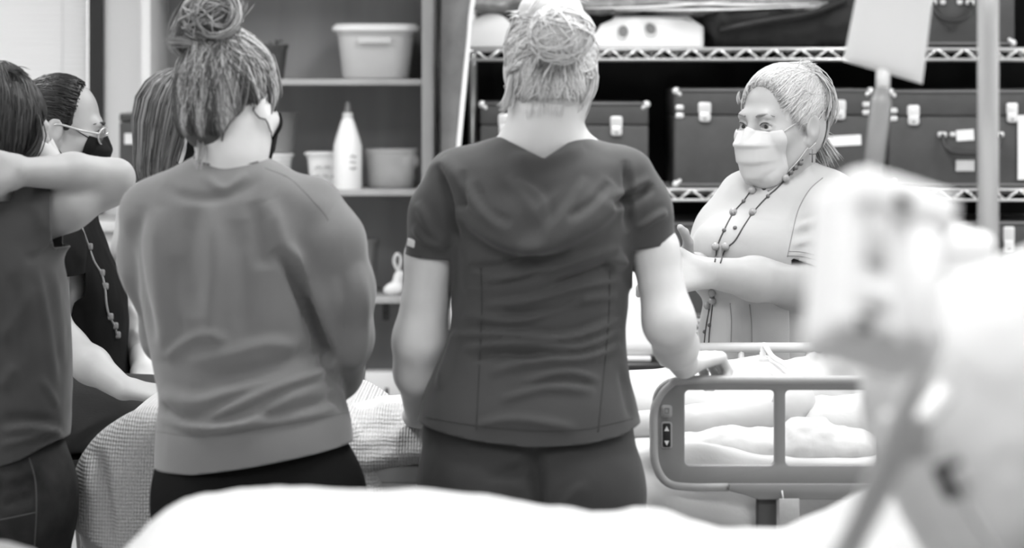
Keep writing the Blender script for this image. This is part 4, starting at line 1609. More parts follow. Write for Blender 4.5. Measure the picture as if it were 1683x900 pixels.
# grey sheet hanging beneath the folded blanket
v, q = wavy_sheet(W(575, 0, ND)[0], W(668, 0, ND)[0], lambda x, y: BZ + 0.008, 0.3, ND + 0.055, ND + 0.3, seed=8)
dr = tag(link('draw_sheet', mesh(v, q), 'sheet_grey'), 'greyish sheet end hanging below the folded knit blanket', 'sheet')
md = dr.modifiers.new('t', 'SOLIDIFY')
md.thickness = 0.003

# knitted blanket over the foot of the bed
S = Solid()
x_l = W(128, 0, ND + .1)[0]
zt = 0.935
S.box(((x_l + 0.28 + x_l) / 2 + 0.16, (ND + FD) / 2 - 0.02, zt - 0.26), (0.3, (FD - ND) / 2 - 0.02, 0.26), 0.13, 0.03)
S.ell((x_l + 0.17, ND + 0.11, zt - 0.17), (0.165, 0.1, 0.17), 0.08)
S.box((x_l + 0.3, ND + 0.4, zt - 0.045), (0.2, 0.36, 0.05), 0.04, 0.05)
def drape(v, n):
    k = np.clip((zt - 0.1 - v[:, 2]) / 0.3, 0, 1)
    v = v.copy()
    v += n * (k * 0.012 * np.sin(v[:, 0] * 26 + v[:, 1] * 9))[:, None]
    # the corner hangs lower on the right: pull the left edge inwards towards the hem
    v[:, 0] += np.clip((zt - 0.22 - v[:, 2]) / 0.25, 0, 1) ** 1.5 * 0.1 * np.clip((x_l + 0.35 - v[:, 0]) / 0.3, 0, 1)
    return v
kb = garment('knit_blanket', S, 0.009, 'knit', None, cuts=(plane((x_l + 0.1, ND, 0.70), (-0.45, 0, -1)),),
             folds=[([(163, 735), (175, 800), (192, 900)], 12, -16, 0.5), ([(140, 740), (150, 820)], 12, 6)], extra=drape, thick=0.006)
tag(kb, 'knitted cotton blanket draped over the foot of the bed', 'blanket')
# folded knit blanket roll in front, and the white linen on it
S = Solid()
pts = lambda L, dd: [W(a, b, dd) for a, b in L]
S.chain(pts([(545, 712), (600, 708), (650, 700), (672, 706)], ND + 0.16), [0.036] * 4, 0.015, flat=((0, 1, 0), 2.2))
S.chain(pts([(545, 735), (600, 733), (650, 726), (690, 728)], ND + 0.1), [0.03] * 4, 0.008, flat=((0, 1, 0), 2.2))
S.chain(pts([(545, 758), (600, 756), (655, 746), (694, 742)], ND + 0.06), [0.022] * 4, 0.006, flat=((0, 1, 0), 2.2))
fb = garment('folded_blanket', S, 0.006, 'knit', None, wob=(0.003, 6), thick=0)
tag(fb, 'folded knit blanket in thick rolls at the bed edge', 'blanket')
S = Solid()
rs = np.random.RandomState(4)
for (px, py, r) in ((585, 690, 0.03), (600, 688, 0.03), (622, 680, 0.03), (640, 676, 0.032), (658, 680, 0.03), (612, 694, 0.026), (676, 690, 0.024), (600, 720, 0.04), (640, 720, 0.04), (670, 725, 0.035)):
    S.ell(W(px, py, ND + 0.25 + rs.uniform(-0.03, 0.03)), (r * 1.3, 0.06, r * 0.9), 0.012)
ln = garment('linen_bundle', S, 0.005, 'sheet', None, wob=(0.006, 10), thick=0, seed=3)
tag(ln, 'crumpled white linen bundle lying on the folded knit blanket', 'linen')

# ------------------------------------------------------------------ the manikin in the bed
S = Solid()
md_ = 5.36
mz = BZ + 0.02
mp = lambda px, z, dy=0.0: V(W(px, 0, md_)[0], md_ + dy, z)
S.rc(mp(1040, mz + 0.05), mp(1160, mz + 0.05), 0.062, 0.068, 0.05, flat=((0, 1, 0), 2.1))
S.rc(mp(1160, mz + 0.05), mp(1255, mz + 0.055), 0.07, 0.076, 0.05, flat=((0, 1, 0), 2.2))
S.rc(mp(1255, mz + 0.055), mp(1290, mz + 0.05), 0.074, 0.06, 0.04, flat=((0, 1, 0), 2.3))
for sgn in (-1, 1):
    S.ell(mp(1282, mz + 0.07, sgn * 0.165), (0.05, 0.055, 0.05), 0.03)
    S.rc(mp(1275, mz + 0.06, sgn * 0.185), mp(1130, mz + 0.035, sgn * 0.225), 0.042, 0.036, 0.02)
    S.rc(mp(1130, mz + 0.035, sgn * 0.225), mp(1010, mz + 0.03, sgn * 0.2), 0.036, 0.026, 0.015)
    S.rc(mp(1000, mz + 0.04, sgn * 0.09), mp(700, mz + 0.02, sgn * 0.09), 0.06, 0.04, 0.04)
    S.rc(mp(700, mz + 0.02, sgn * 0.09), mp(420, mz + 0.01, sgn * 0.1), 0.04, 0.025, 0.03)
    S.rc(mp(420, mz + 0.01, sgn * 0.1), mp(405, mz + 0.02, sgn * 0.12), 0.025, 0.022, 0.02)
S.rc(mp(1290, mz + 0.06), mp(1350, mz + 0.06), 0.05, 0.048, 0.03)
HM = Head(mp(1408, mz + 0.07), 0, 0, 0.95)
HM.R = np.array([[0, 0.32, 0.947], [1, 0, 0], [0, 0.947, -0.32]])      # lying: face up, crown to the right
HM.R = np.stack([V(0, -1, 0), V(-0.25, 0, 0.968), V(0.968, 0, 0.25)], 1)
HM.flesh(S)
v, q = S.mesh(0.006)
mk = tag(link('training_manikin', mesh(v, q), 'manikin'), 'pale patient manikin lying on its back in the railed bed', 'manikin')
HM.eyes(mk)
# chest cover line and the tube out of the chest port
for px in (1250,):
    ring = S.snap(np.array([mp(px, mz + 0.08) + V(0, 0.25 * math.cos(a), 0.25 * math.sin(a)) for a in np.linspace(0.05, math.pi - 0.05, 24)]), 0.0)
    link('skin_seam', tube(ring, 0.0012, 5), 'manikin_grey', mk)
port = S.snap(W(1254, 598, md_ - 0.05)[None], 0.0)[0]
pl = link('chest_port', moved(lathe([(0.001, -0.006), (0.011, -0.006), (0.012, 0.004), (0.006, 0.008), (0.006, 0.016), (0.001, 0.016)], 16), port), 'tube_clear', mk)
iv = tag(link('iv_line', tube(smooth_path([port + V(0, 0, 0.01), port + V(0.002, -0.003, 0.03), W(1270, 586, md_ - 0.07), W(1295, 603, md_ - 0.12), W(1318, 640, md_ - 0.16), W(1330, 680, md_ - 0.2), W(1326, 712, md_ - 0.23), W(1318, 728, md_ - 0.25)], 7), 0.005, 8), 'tube_clear'), 'clear tube curving from the manikin chest port to the sheet', 'tube')
a = S.snap(np.array([W(1186, y, md_ - 0.15) for y in (650, 680, 705, 725, 745)]) + np.array([(0.002 * k * k, 0, 0) for k in range(5)]), 0.004)
tag(link('chest_line', tube(smooth_path(list(a), 5), 0.004, 7), 'tube_clear'), 'clear tube looping over the manikin side inside the rail opening', 'tube')
# gown / sheet bunched along the manikin's side, pillow under the head
S = Solid()
for (px, py, rx_, rz_) in ((1150, 790, 0.06, 0.03), (1200, 780, 0.06, 0.04), (1250, 770, 0.05, 0.035), (1310, 760, 0.045, 0.055), (1345, 770, 0.05, 0.05), (1390, 785, 0.06, 0.035), (1300, 785, 0.09, 0.03)):
    S.ell(V(W(px, 0, ND + .16)[0], ND + 0.15, max(W(0, py, ND + .16)[2], BZ + 0.02)), (rx_, 0.07, rz_), 0.02)
gw = garment('bunched_gown', S, 0.006, 'sheet', None, wob=(0.006, 9), thick=0, seed=11, extra=lambda v, n: np.concatenate([v[:, :2], np.maximum(v[:, 2:], BZ + 0.008)], 1))
tag(gw, 'white gown bunched between the manikin and the near rail', 'gown')
S = Solid()
S.box(mp(1470, mz + 0.02), (0.2, 0.26, 0.055), 0.05, 0.02)
S.ell(mp(1470, mz + 0.05), (0.17, 0.22, 0.04), 0.05)
S.ell(HM.c + V(-0.01, 0, 0.01), (0.1, 0.11, 0.1), 0.05, 's')
pw = garment('pillow', S, 0.01, 'sheet', None, wob=(0.004, 7), thick=0, seed=5)
tag(pw, 'white pillow under the manikin head in the railed bed', 'pillow')
# small paper tag hanging from the lower bracket
tg = thing('hanging_tag', 'small pale tag hanging below the near rail beside the dark post', 'tag', (0, 0, 0))
p = W(1297, 840, ND - 0.03)
link('tag_card', rbox(0.036, 0.004, 0.045, 0.001, at=p), 'sheet_grey', tg)
link('tag_string', tube([p + V(-0.01, 0, 0.02), p + V(-0.012, 0.005, 0.036)], 0.0015, 5), 'pale_plastic', tg)


# ------------------------------------------------------------------ foreground bed, seen over its white bedding
FDY = 3.3
fbed = thing('foreground_bed', 'white made-up bed in the near foreground', 'bed', (0, 0, 0))
fx0, fx1 = W(205, 0, FDY)[0], 1.25
link('mattress', rbox(fx1 - fx0, 0.95, 0.16, 0.05, 4, at=((fx0 + fx1) / 2, FDY, 0.82)), 'sheet', fbed)
link('deck', rbox(fx1 - fx0 - 0.05, 0.9, 0.05, 0.01, at=((fx0 + fx1) / 2, FDY, 0.71)), 'bed_frame', fbed)
for x in (fx0 + 0.15, fx1 - 0.15):
    for y in (FDY - 0.35, FDY + 0.35):
        link('leg', rbox(0.06, 0.06, 0.69, 0.006, at=(x, y, 0.345)), 'bed_frame', fbed)
# bedding mound: a solid quilt with the outline of what it covers
xs = [(170, 930), (205, 905), (250, 862), (290, 838), (360, 828), (440, 822), (560, 826), (700, 830), (800, 838), (880, 856), (940, 860), (975, 872), (1020, 872), (1060, 863), (1110, 868), (1150, 885), (1220, 905), (1320, 905), (1390, 872), (1450, 830), (1500, 795), (1560, 780), (1700, 800), (1900, 800)]
def quilt_top(x, y):
    px = CX + x * F / FDY
    z = np.interp(px, [a for a, b in xs], [HZ - (b - HY) * FDY / F for a, b in xs])
    t = (y - FDY) / 0.44
    return 0.905 + (z - 0.905) * max(0.0, 1 - abs(t) ** 2.6) ** 0.6
nx, ny = 150, 70
vs = []
for j in range(ny + 1):
    for i in range(nx + 1):
        x = fx0 - 0.01 + (fx1 - fx0 + 0.02) * i / nx
        y = FDY - 0.45 + 0.9 * j / ny
        vs.append((x, y, quilt_top(x, y)))
v = np.array(vs)
v[:, 2] += noise3(v * 5, 9) * 0.004
q = np.array([(j * (nx + 1) + i, j * (nx + 1) + i + 1, (j + 1) * (nx + 1) + i + 1, (j + 1) * (nx + 1) + i) for j in range(ny) for i in range(nx)])
qu = tag(link('quilt', mesh(relax(v, q, 2), q), 'sheet'), 'thick white quilt mounded on the near foreground bed', 'quilt')
md = qu.modifiers.new('t', 'SOLIDIFY')
md.thickness = 0.012
md.offset = -1

# ------------------------------------------------------------------ drip stand and bag
PD = 4.0
pxx = W(1624, 0, PD)[0]
pole = thing('iv_stand', 'tall metal drip stand at the right beside the foreground bed', 'iv stand', (pxx, PD, 0))
link('pole', tube([(0, 0, 0.1), (0, 0, 1.2)], 0.019, 14), 'pole', pole)
link('upper_pole', tube([(0, 0, 1.15), (0, 0, 2.02)], 0.0155, 14), 'pole', pole)
link('hook_bar', tube(smooth_path([(-0.2, 0, 2.06), (-0.17, 0, 2.03), (-0.1, 0, 2.03), (0, 0, 2.02), (0.1, 0, 2.03), (0.17, 0, 2.03), (0.2, 0, 2.06)], 5), 0.005, 8), 'pole', pole)
link('clamp_collar', lathe([(0.001, 1.0), (0.026, 1.0), (0.026, 1.04), (0.001, 1.18)], 18), 'pump_grey', pole)
for k in range(5):
    a = 2 * math.pi * k / 5
    link('foot', tube([(0, 0, 0.1), (0.26 * math.cos(a), 0.26 * math.sin(a), 0.05)], 0.014, 8), 'pole', pole)
    c = link('caster', lathe([(0.001, -0.01), (0.024, -0.01), (0.025, 0), (0.024, 0.01), (0.001, 0.01)], 16), 'black_plastic', pole)
    c.location = (0.26 * math.cos(a), 0.26 * math.sin(a), 0.025)
    c.rotation_euler = (math.pi / 2, 0, a + math.pi / 2)
# drip bag: puffed pouch, hanger, port, label
bd = 3.92
bag = thing('drip_bag', 'white fluid bag hanging from the drip stand', 'drip bag', (0, 0, 0))
S = Solid()
outl = [(1418, -60), (1540, -60), (1516, 138), (1386, 100)]
c = V(0, 0, 0)
P_ = [W(a, b, bd) for a, b in outl]
nu, nv = 22, 30
top, bot = [], []
for j in range(nv + 1):
    for i in range(nu + 1):
        u, w = i / nu, j / nv
        l = P_[0] * (1 - w) + P_[3] * w
        r = P_[1] * (1 - w) + P_[2] * w
        p = l * (1 - u) + r * u
        bulge = 0.02 * (max(0, 1 - (2 * u - 1) ** 4) * max(0, 1 - (2 * w - 1) ** 4)) ** 0.6 + 0.001
        top.append(p - V(0, bulge, 0))
        bot.append(p + V(0, bulge, 0))
n0 = len(top)
fs = []
for j in range(nv):
    for i in range(nu):
        a = j * (nu + 1) + i
        fs.append((a, a + nu + 1, a + nu + 2, a + 1))
        fs.append((n0 + a, n0 + a + 1, n0 + a + nu + 2, n0 + a + nu + 1))
link('pouch', mesh(top + bot, np.array(fs)), 'iv_bag', bag)
link('hanger', tube(smooth_path([W(1478, -60, bd), W(1474, -110, bd), V(W(1474, 0, bd)[0], bd + 0.12, 2.028), V(W(1474, 0, bd)[0], PD, 2.035)], 5), 0.003, 6), 'pole', bag)
link('port', tube([W(1452, 110, bd), W(1451, 145, bd)], 0.01, 10), 'tube_clear', bag)
link('drip_chamber', tube([W(1451, 142, bd), W(1448, 170, bd), W(1434, 290, bd)], [0.01, 0.0145, 0.0145], 10), 'tube_grey', bag)
link('drip_tube', tube(smooth_path([W(1434, 285, bd), W(1428, 318, bd - 0.3), W(1424, 345, bd - 0.9), W(1428, 372, 2.4), W(1432, 392, 2.12)], 7), 0.004, 8), 'tube_grey', bag)

# ------------------------------------------------------------------ pump on its bent arm
md2 = 2.05
tilt = math.radians(17)
R = np.array(Matrix.Rotation(tilt, 3, 'Y') @ Matrix.Rotation(math.radians(18), 3, 'Z') @ Matrix.Rotation(math.radians(-28), 3, 'X'))
pc = W(1437, 455, md2)
def pl(x, y, z):
    return pc + R @ V(x, y, z)
pump = thing('infusion_pump', 'white infusion pump tilted on its arm in the near foreground', 'pump', (0, 0, 0))
S = Solid()
S.box(pc, (0.0435, 0.03, 0.066), 0.01, R=R)
S.box(pl(0.007, 0.0, 0.052), (0.042, 0.036, 0.017), 0.008, 0.008, R=R)
v, q = S.mesh(0.005)
link('housing', mesh(v, q), 'pump', pump)
def panel(name, x, z, w, h, m, y=-0.0375, par=pump):
    x, z, w, h, y = (k * 0.84 for k in (x, z, w, h, y))
    o = link(name, rbox(w, 0.004, h, 0.0015), m, par)
    M = Matrix(R.tolist()).to_4x4()
    o.matrix_world = Matrix.Translation(Vector(pl(x, y, z))) @ M
    return o
panel('screen', -0.02, 0.018, 0.022, 0.05, 'pump_grey')
panel('key_pad', -0.016, -0.035, 0.026, 0.022, 'pale_plastic')
panel('key', -0.026, -0.062, 0.014, 0.012, 'black_plastic')
panel('key', -0.004, -0.062, 0.014, 0.01, 'pump_grey')
panel('knob', 0.0, 0.058, 0.014, 0.012, 'black_plastic', -0.044)
panel('door_strip', 0.026, -0.002, 0.03, 0.12, 'white_plastic')
arm = thing('pump_stand', 'grey bent stand carrying the tilted pump over the foreground bed', 'stand', (0, 0, 0))
link('strut', tube([W(1535, 560, md2 + .08), W(1500, 640, md2 + .08), W(1395, 905, md2 + .08)], 0.0095, 10), 'pump_grey', arm)
link('strut', tube([W(1560, 640, md2 + .12), W(1480, 745, md2 + .12), W(1330, 1010, md2 + .12)], 0.01, 10), 'pump_grey', arm)
link('bracket', rbox(0.04, 0.03, 0.035, 0.006, at=W(1490, 715, md2 + .1)), 'pump_grey', arm)
link('arm_post', tube([W(1535, 560, md2 + .08), W(1500, 500, md2 + .07)], 0.01, 10), 'pump_grey', arm)
e = W(1330, 1010, md2 + .12)
link('clamp', rbox(0.05, 0.05, 0.06, 0.006, at=(e[0] + 0.005, e[1], e[2] - 0.02)), 'pump_grey', arm)
link('strut', tube([e, (e[0], e[1], 0.9)], 0.01, 10), 'pump_grey', arm)
# second module behind
mod = thing('pump_module', 'pale grey pump module behind the tilted white pump', 'pump', (0, 0, 0))
c = W(1552, 470, 2.75)
S = Solid()
S.box(c, (0.045, 0.04, 0.055), 0.012)
S.ell(c + V(-0.01, 0, 0.04), (0.03, 0.035, 0.03), 0.02)
v, q = S.mesh(0.005)
link('housing', mesh(v, q), 'pump', mod)
link('screen', rbox(0.05, 0.003, 0.02, 0.001, at=c + V(0.0, -0.041, 0.01)), 'pale_plastic', mod)
link('base', rbox(0.06, 0.05, 0.02, 0.004, at=c + V(-0.01, 0, -0.06)), 'pump_grey', mod)
link('stem', tube([c + V(-0.01, 0, -0.065), V(c[0] - 0.01, c[1], 0.905)], 0.01, 8), 'pump_grey', mod)
# pillows propped at the near right
def pillow_solid(c, half, R):
    """a plump cushion: fat in the middle, thin at the seam, drawn-in sides"""
    S = Solid()
    c, R = np.asarray(c, float), np.asarray(R, float)
    def fn(q):
        q = (q - c) @ R
        u, w = np.abs(q[:, 0] / half[0]), np.abs(q[:, 2] / half[2])
        e = (np.clip(u, 0, 1.2) ** 3.2 + np.clip(w, 0, 1.2) ** 3.2) ** (1 / 3.2)
        th = half[1] * (np.sqrt(np.clip(1 - e ** 2, 0, 1)) * 0.9 + 0.1)
        return np.maximum((np.abs(q[:, 1]) - th) * 0.6, (e - 1) * min(half[0], half[2]) * 0.7)
    S.add(fn, c - np.linalg.norm(half), c + np.linalg.norm(half), 0.01)
    return S
R = np.array(Matrix.Rotation(math.radians(-24), 3, 'Y') @ Matrix.Rotation(math.radians(-22), 3, 'X'))
S = pillow_solid(W(1735, 705, 2.45), (0.155, 0.1, 0.16), R)
pw = garment('pillow', S, 0.01, 'sheet', None, wob=(0.004, 6), thick=0, seed=15)
tag(pw, 'large white pillow propped at the right of the foreground bed', 'pillow')
S = pillow_solid(V(W(1735, 0, 2.75)[0] + 0.03, 2.95, 1.0), (0.22, 0.085, 0.19), np.array(Matrix.Rotation(math.radians(90), 3, 'X')))
pw = garment('pillow', S, 0.01, 'sheet', None, wob=(0.004, 6), thick=0, seed=16)
tag(pw, 'white pillow lying flat beneath the propped pillow on the foreground bed', 'pillow')
rc_ = thing('hand_control', 'small dark hand control clipped at the foot of the propped white pillow', 'remote', W(1566, 786, 2.2))
link('casing', rbox(0.024, 0.014, 0.03, 0.004), 'black_plastic', rc_)
link('face_plate', rbox(0.014, 0.003, 0.02, 0.001, at=(0.005, -0.008, -0.003)), 'pump_grey', rc_)
link('cable', tube(smooth_path([(0, 0, -0.014), (0.01, 0.1, -0.06), (0.03, 0.18, -0.16)], 5), 0.003, 6), 'pump_grey', rc_)
rc_.rotation_euler = (0, math.radians(-25), 0)
# dark stool just showing at the lower left
ch = thing('stool', 'dark round stool in the lower left foreground corner', 'stool', (0, 0, 0))
c = W(-20, 893, 3.4)
link('seat', moved(lathe([(0.001, -0.05), (0.055, -0.05), (0.065, -0.04), (0.06, -0.012), (0.03, -0.001), (0.001, 0.0)], 28), c), 'mid_plastic', ch)
for k in range(4):
    a = math.pi / 4 + k * math.pi / 2
    link('leg', tube([c + V(0.04 * math.cos(a), 0.04 * math.sin(a), -0.05), V(c[0] + 0.1 * math.cos(a), c[1] + 0.1 * math.sin(a), 0)], 0.01, 8), 'dark_plastic', ch)


# ------------------------------------------------------------------ hair helpers
def arcs(head, roots, ends, M, lift=0.0, S=None, off=0.004, jit=0.0, seed=0):
    """paths that run over the head from each root to each end, lying on the hair base"""
    rs = np.random.RandomState(seed)
    a = np.asarray(roots) - head.c
    b = np.asarray(ends) - head.c
    t = np.linspace(0, 1, M)[None, :, None]
    la, lb = np.linalg.norm(a, axis=1), np.linalg.norm(b, axis=1)
    d = a[:, None] / la[:, None, None] * (1 - t) + b[:, None] / lb[:, None, None] * t
    d /= np.linalg.norm(d, axis=2)[..., None] + 1e-9
    r = la[:, None, None] * (1 - t) + lb[:, None, None] * t + lift * np.sin(np.pi * t)
    P = head.c + d * r
    if jit:
        ph = rs.rand(len(a), 1, 1) * 6.28
        amp = rs.normal(size=(len(a), 1, 3)) * jit
        P = P + amp * np.sin(np.pi * t) * np.sin(2.2 * np.pi * t + ph)
    if S is not None:
        o = off + rs.rand(len(a), 1) * off
        P = S.snap(P, np.broadcast_to(o, P.shape[:2]), 3)
    return P


def coil(c, R, r0, r1, n, M, turns, seed, flat=0.75, noise=0.25):
    """a knot of hair: loops around c with scattered axes; R columns give the knot's frame, its third column its axis"""
    rs = np.random.RandomState(seed)
    out = []
    for k in range(n):
        a0 = rs.rand() * 6.28
        tl = rs.normal(size=2) * noise
        rad = r0 + (r1 - r0) * rs.rand() ** 0.6
        th = a0 + np.linspace(0, turns * 2 * np.pi * (0.6 + 0.6 * rs.rand()), M)
        minor = 0.5 * (r1 - r0) * (1 - ((rad - (r0 + r1) / 2) / ((r1 - r0) / 2 + 1e-6)) ** 2) ** 0.5 * flat * 2
        h = rs.choice([-1, 1], p=[0.4, 0.6]) * minor * (0.5 + 0.5 * rs.rand()) + 0.004 * np.sin(th * 2 + a0)
        p = np.stack([rad * np.cos(th), rad * np.sin(th), h + tl[0] * rad * np.cos(th) + tl[1] * rad * np.sin(th)], 1)
        out.append(c + p @ np.asarray(R).T)
    return np.array(out)


def tones(n, lo, hi, seed, power=1.0):
    return lo + (hi - lo) * np.random.RandomState(seed).rand(n) ** power


def hair_object(parent, m, S, h, base_tone, groups, base_extra=None):
    v, q = S.mesh(h, smooth=2)
    if base_extra is not None:
        v = base_extra(v, normals(v, q))
    parts = [(v, q, base_tone(v) if callable(base_tone) else base_tone)]
    for paths, r, tone in groups:
        parts.append(strands(paths, r, tone))
    return link('hair', join(parts), m, parent)


def head_box(H, r=0.15, down=0.0):
    lo, hi = around(H.c, r)
    lo[2] -= down
    return lo, hi


# ================================================================== person in scrubs, seen from behind
D = 4.75
p = lambda x, y, dd=0.0: W(x, y, D + dd)
Hs = Head(p(906, 112, 0.02), 4, -10, 0.93)
B = Solid()
Hs.flesh(B)
B.chain([Hs(0, -0.03, -0.03), p(894, 190), p(893, 230), p(893, 264, 0.012)], [0.052, 0.051, 0.056, 0.06], 0.03)
B.rc(p(893, 245, 0.015), p(780, 285, 0.01), 0.042, 0.04, 0.04)
B.rc(p(893, 245, 0.015), p(1010, 280, 0.01), 0.042, 0.04, 0.04)
PX = lambda d: d / F
rows = [(262, 800, 985, 0.07), (300, 770, 1015, 0.072), (380, 770, 1012, 0.076), (480, 770, 1005, 0.072), (560, 770, 1000, 0.075), (640, 750, 1000, 0.09), (720, 735, 1005, 0.105), (800, 740, 1000, 0.1), (850, 750, 985, 0.085)]
B.loft([(p(0, y)[2], (p(a, 0)[0] + p(b, 0)[0]) / 2, D + 0.01, (b - a) / 2 * D / F - 0.012, dp) for y, a, b, dp in rows], 0.03, cap=0.04)
# arms: the left one hangs with the hand on the bed, the right one reaches for the rail
la = [p(745, 305), p(709, 420, 0.02), p(690, 560, 0.02), p(690, 610, 0.05), p(690, 680, 0.18)]
B.chain(la, [0.036, 0.041, 0.043, 0.041, 0.026], 0.025)
ra = [p(1030, 300), p(1075, 410, 0.0), p(1100, 530, -0.02), p(1111, 568, 0.04), p(1124, 600, 0.155)]
B.chain(ra, [0.036, 0.0385, 0.041, 0.035, 0.024], 0.025)
hand(B, la[-1], V(0.1, 1.0, -0.18), V(-0.15, 0.15, 1), 1, 0.98, curl=(0.25, 0.3, 0.2))
hand(B, ra[-1] + V(0.0, 0.005, 0.002), V(0.55, 0.7, 0.06), V(-0.1, 0.0, 1), -1, 0.95, curl=(0.95, 1.35, 0.9), thumb=(0.95, 0.3, 0.25))
hipz = p(0, 760)[2]
hips = [V(p(800, 0)[0], D, hipz - 0.06), V(p(950, 0)[0], D, hipz - 0.06)]
knees = [V(p(800, 0)[0], D + 0.01, 0.47), V(p(955, 0)[0], D + 0.01, 0.47)]
ank = [V(p(805, 0)[0], D + 0.0, 0.1), V(p(960, 0)[0], D + 0.0, 0.1)]
legs(B, hips, knees, ank, (0.066, 0.052, 0.036))
P1 = person_mesh(B, 0.0065, [head_box(Hs, 0.14, 0.06) + (0.004,), around(ra[-1] + V(0.03, 0.06, 0), 0.11) + (0.0032,), around(la[-1] + V(0, 0.07, 0), 0.11) + (0.004,)],
                 'person in dark scrubs and blonde knot seen from behind, one hand on the bed rail', 'skin_light')
# top
T = Solid()
rows = [(222, 815, 968, 0.05, 0.0), (240, 772, 1008, 0.07, 0.0), (262, 732, 1044, 0.09, 0.0), (300, 722, 1054, 0.112, 0.0), (350, 732, 1046, 0.13, 0.0), (395, 742, 1040, 0.128, 0.0), (440, 744, 1036, 0.118, 0.004),
        (500, 744, 1032, 0.112, 0.006), (560, 735, 1030, 0.114, 0.004), (610, 712, 1034, 0.126, 0.0), (660, 694, 1046, 0.142, -0.002), (705, 686, 1053, 0.148, -0.002), (745, 684, 1054, 0.148, -0.002)]
T.loft([(p(0, y)[2], (p(a, 0)[0] + p(b, 0)[0]) / 2, D + 0.01 + o, (b - a) / 2 * D / F, dp) for y, a, b, dp, o in rows], 0.03, n=2.3, cap=0.015)
T.chain([p(754, 294), p(724, 350, 0.01), p(708, 450, 0.02)], [0.05, 0.049, 0.051], 0.03)
T.chain([p(1024, 288), p(1052, 340, 0.0), p(1074, 430, 0.0)], [0.048, 0.047, 0.046], 0.03)
FS = [([(722, 262), (760, 310), (790, 350), (850, 398)], 15, 7, -0.4), ([(748, 345), (800, 390), (850, 412), (910, 408), (980, 372), (1010, 345), (1032, 345)], 17, 8, -0.4),
      ([(850, 412), (900, 392), (960, 350), (1010, 300)], 22, 7), ([(800, 330), (870, 300), (900, 330)], 30, -4),
      ([(745, 375), (800, 415), (860, 430), (940, 415)], 18, -6), ([(900, 395), (860, 330), (830, 290)], 12, 4, 0.4), ([(960, 290), (930, 340), (890, 380)], 12, 4, -0.4), ([(780, 300), (800, 340), (840, 370)], 9, -4), ([(1000, 300), (970, 335), (930, 360)], 9, -4), ([(770, 440), (830, 438), (890, 425)], 7, -5), ([(905, 470), (960, 452), (1020, 430)], 7, -5), ([(770, 590), (830, 582), (900, 590)], 7, -4), ([(820, 515), (890, 512), (960, 490)], 7, -5), ([(760, 470), (850, 450), (920, 432), (1020, 402)], 9, 6, 0.5), ([(762, 470), (840, 462), (900, 446)], 6, -4),
      ([(790, 500), (870, 490), (950, 468), (1020, 455)], 8, 5, 0.5), ([(760, 520), (850, 530), (940, 500), (1015, 488)], 9, 5, -0.4), ([(745, 548), (830, 545), (930, 552), (1020, 520)], 8, 7, 0.5),
      ([(760, 575), (850, 568), (950, 575), (1022, 545)], 9, 6, -0.4), ([(800, 610), (880, 590), (960, 585), (1020, 562)], 10, 6, 0.4), ([(860, 632), (930, 615), (985, 628)], 8, 4, -0.4),
      ([(820, 655), (900, 635), (980, 640)], 9, 4, 0.4), ([(720, 640), (740, 580), (752, 540)], 9, 5), ([(1020, 600), (1030, 650), (1040, 690)], 8, -3),
      ([(1000, 335), (1040, 320), (1072, 300)], 10, -10, 0.5), ([(1030, 262), (1035, 320), (1036, 380)], 8, -7, 0.4), ([(720, 268), (742, 330), (750, 400)], 8, -8, 0.5),
      ([(690, 330), (712, 375), (745, 400)], 10, 5, 0.4), ([(680, 370), (700, 395), (735, 408)], 8, 4), ([(1045, 375), (1075, 355), (1095, 345)], 8, 5, 0.4), ([(760, 280), (765, 320), (760, 345)], 8, -4),
      ([(835, 260), (900, 262), (960, 240)], 14, 4), ([(850, 290), (890, 320), (900, 370)], 10, 4, 0.5), ([(780, 700), (850, 690), (950, 705)], 10, 4), ([(1000, 440), (1030, 425)], 12, 5)]
zl = lambda y: p(0, y)[2]
vb = p(893, 258)
c0 = both(plane(p(708, 421), (-0.08, 0.1, -1)), plane(p(741, 0), (-1, 0, 0)), plane(p(0, 395), (0, 0, -1)), plane(p(0, 515), (0, 0, 1)))
c1 = both(plane(p(1072, 402), (0.16, 0.05, -1)), plane(p(1039, 0), (1, 0, 0)), plane(p(0, 380), (0, 0, -1)), plane(p(0, 490), (0, 0, 1)))
c2 = both(plane(vb, (-0.62, 0, 1)), plane(vb, (0.48, 0, 1)))
HEM = [(600, 690), (690, 691), (720, 697), (780, 708), (870, 717), (960, 714), (1020, 704), (1052, 692), (1150, 690)]
c3 = both(below(HEM, p), plane(p(0, 640), (0, 0, -1)))
top = garment('scrub_top', T, 0.0052, 'scrubs', P1, cuts=(c0, c1, c2, c3), folds=[(f[0], f[1] * 0.85, f[2] * 2.2) + tuple(f[3:]) for f in FS], wob=(0.0018, 5), seed=4)
tr = tree_of(top)
for L in ([(790, 440), (792, 500), (788, 600), (783, 706)], [(1003, 440), (1000, 530), (992, 620), (983, 710)]):
    seam('seam', L, tr, 0.0008, 'seam', top)
seam('hem_stitching', [(700, 686), (780, 699), (870, 708), (960, 705), (1040, 688)], tr, 0.0006, 'seam', top)
lg = link('sleeve_patch', rbox(0.018, 0.004, 0.014, 0.0018), 'pale_plastic', top)
lg.location = lay(tr, [(676, 399)], 0.001, 0)[0]
lg.rotation_euler = (0, 0.2, -0.7)
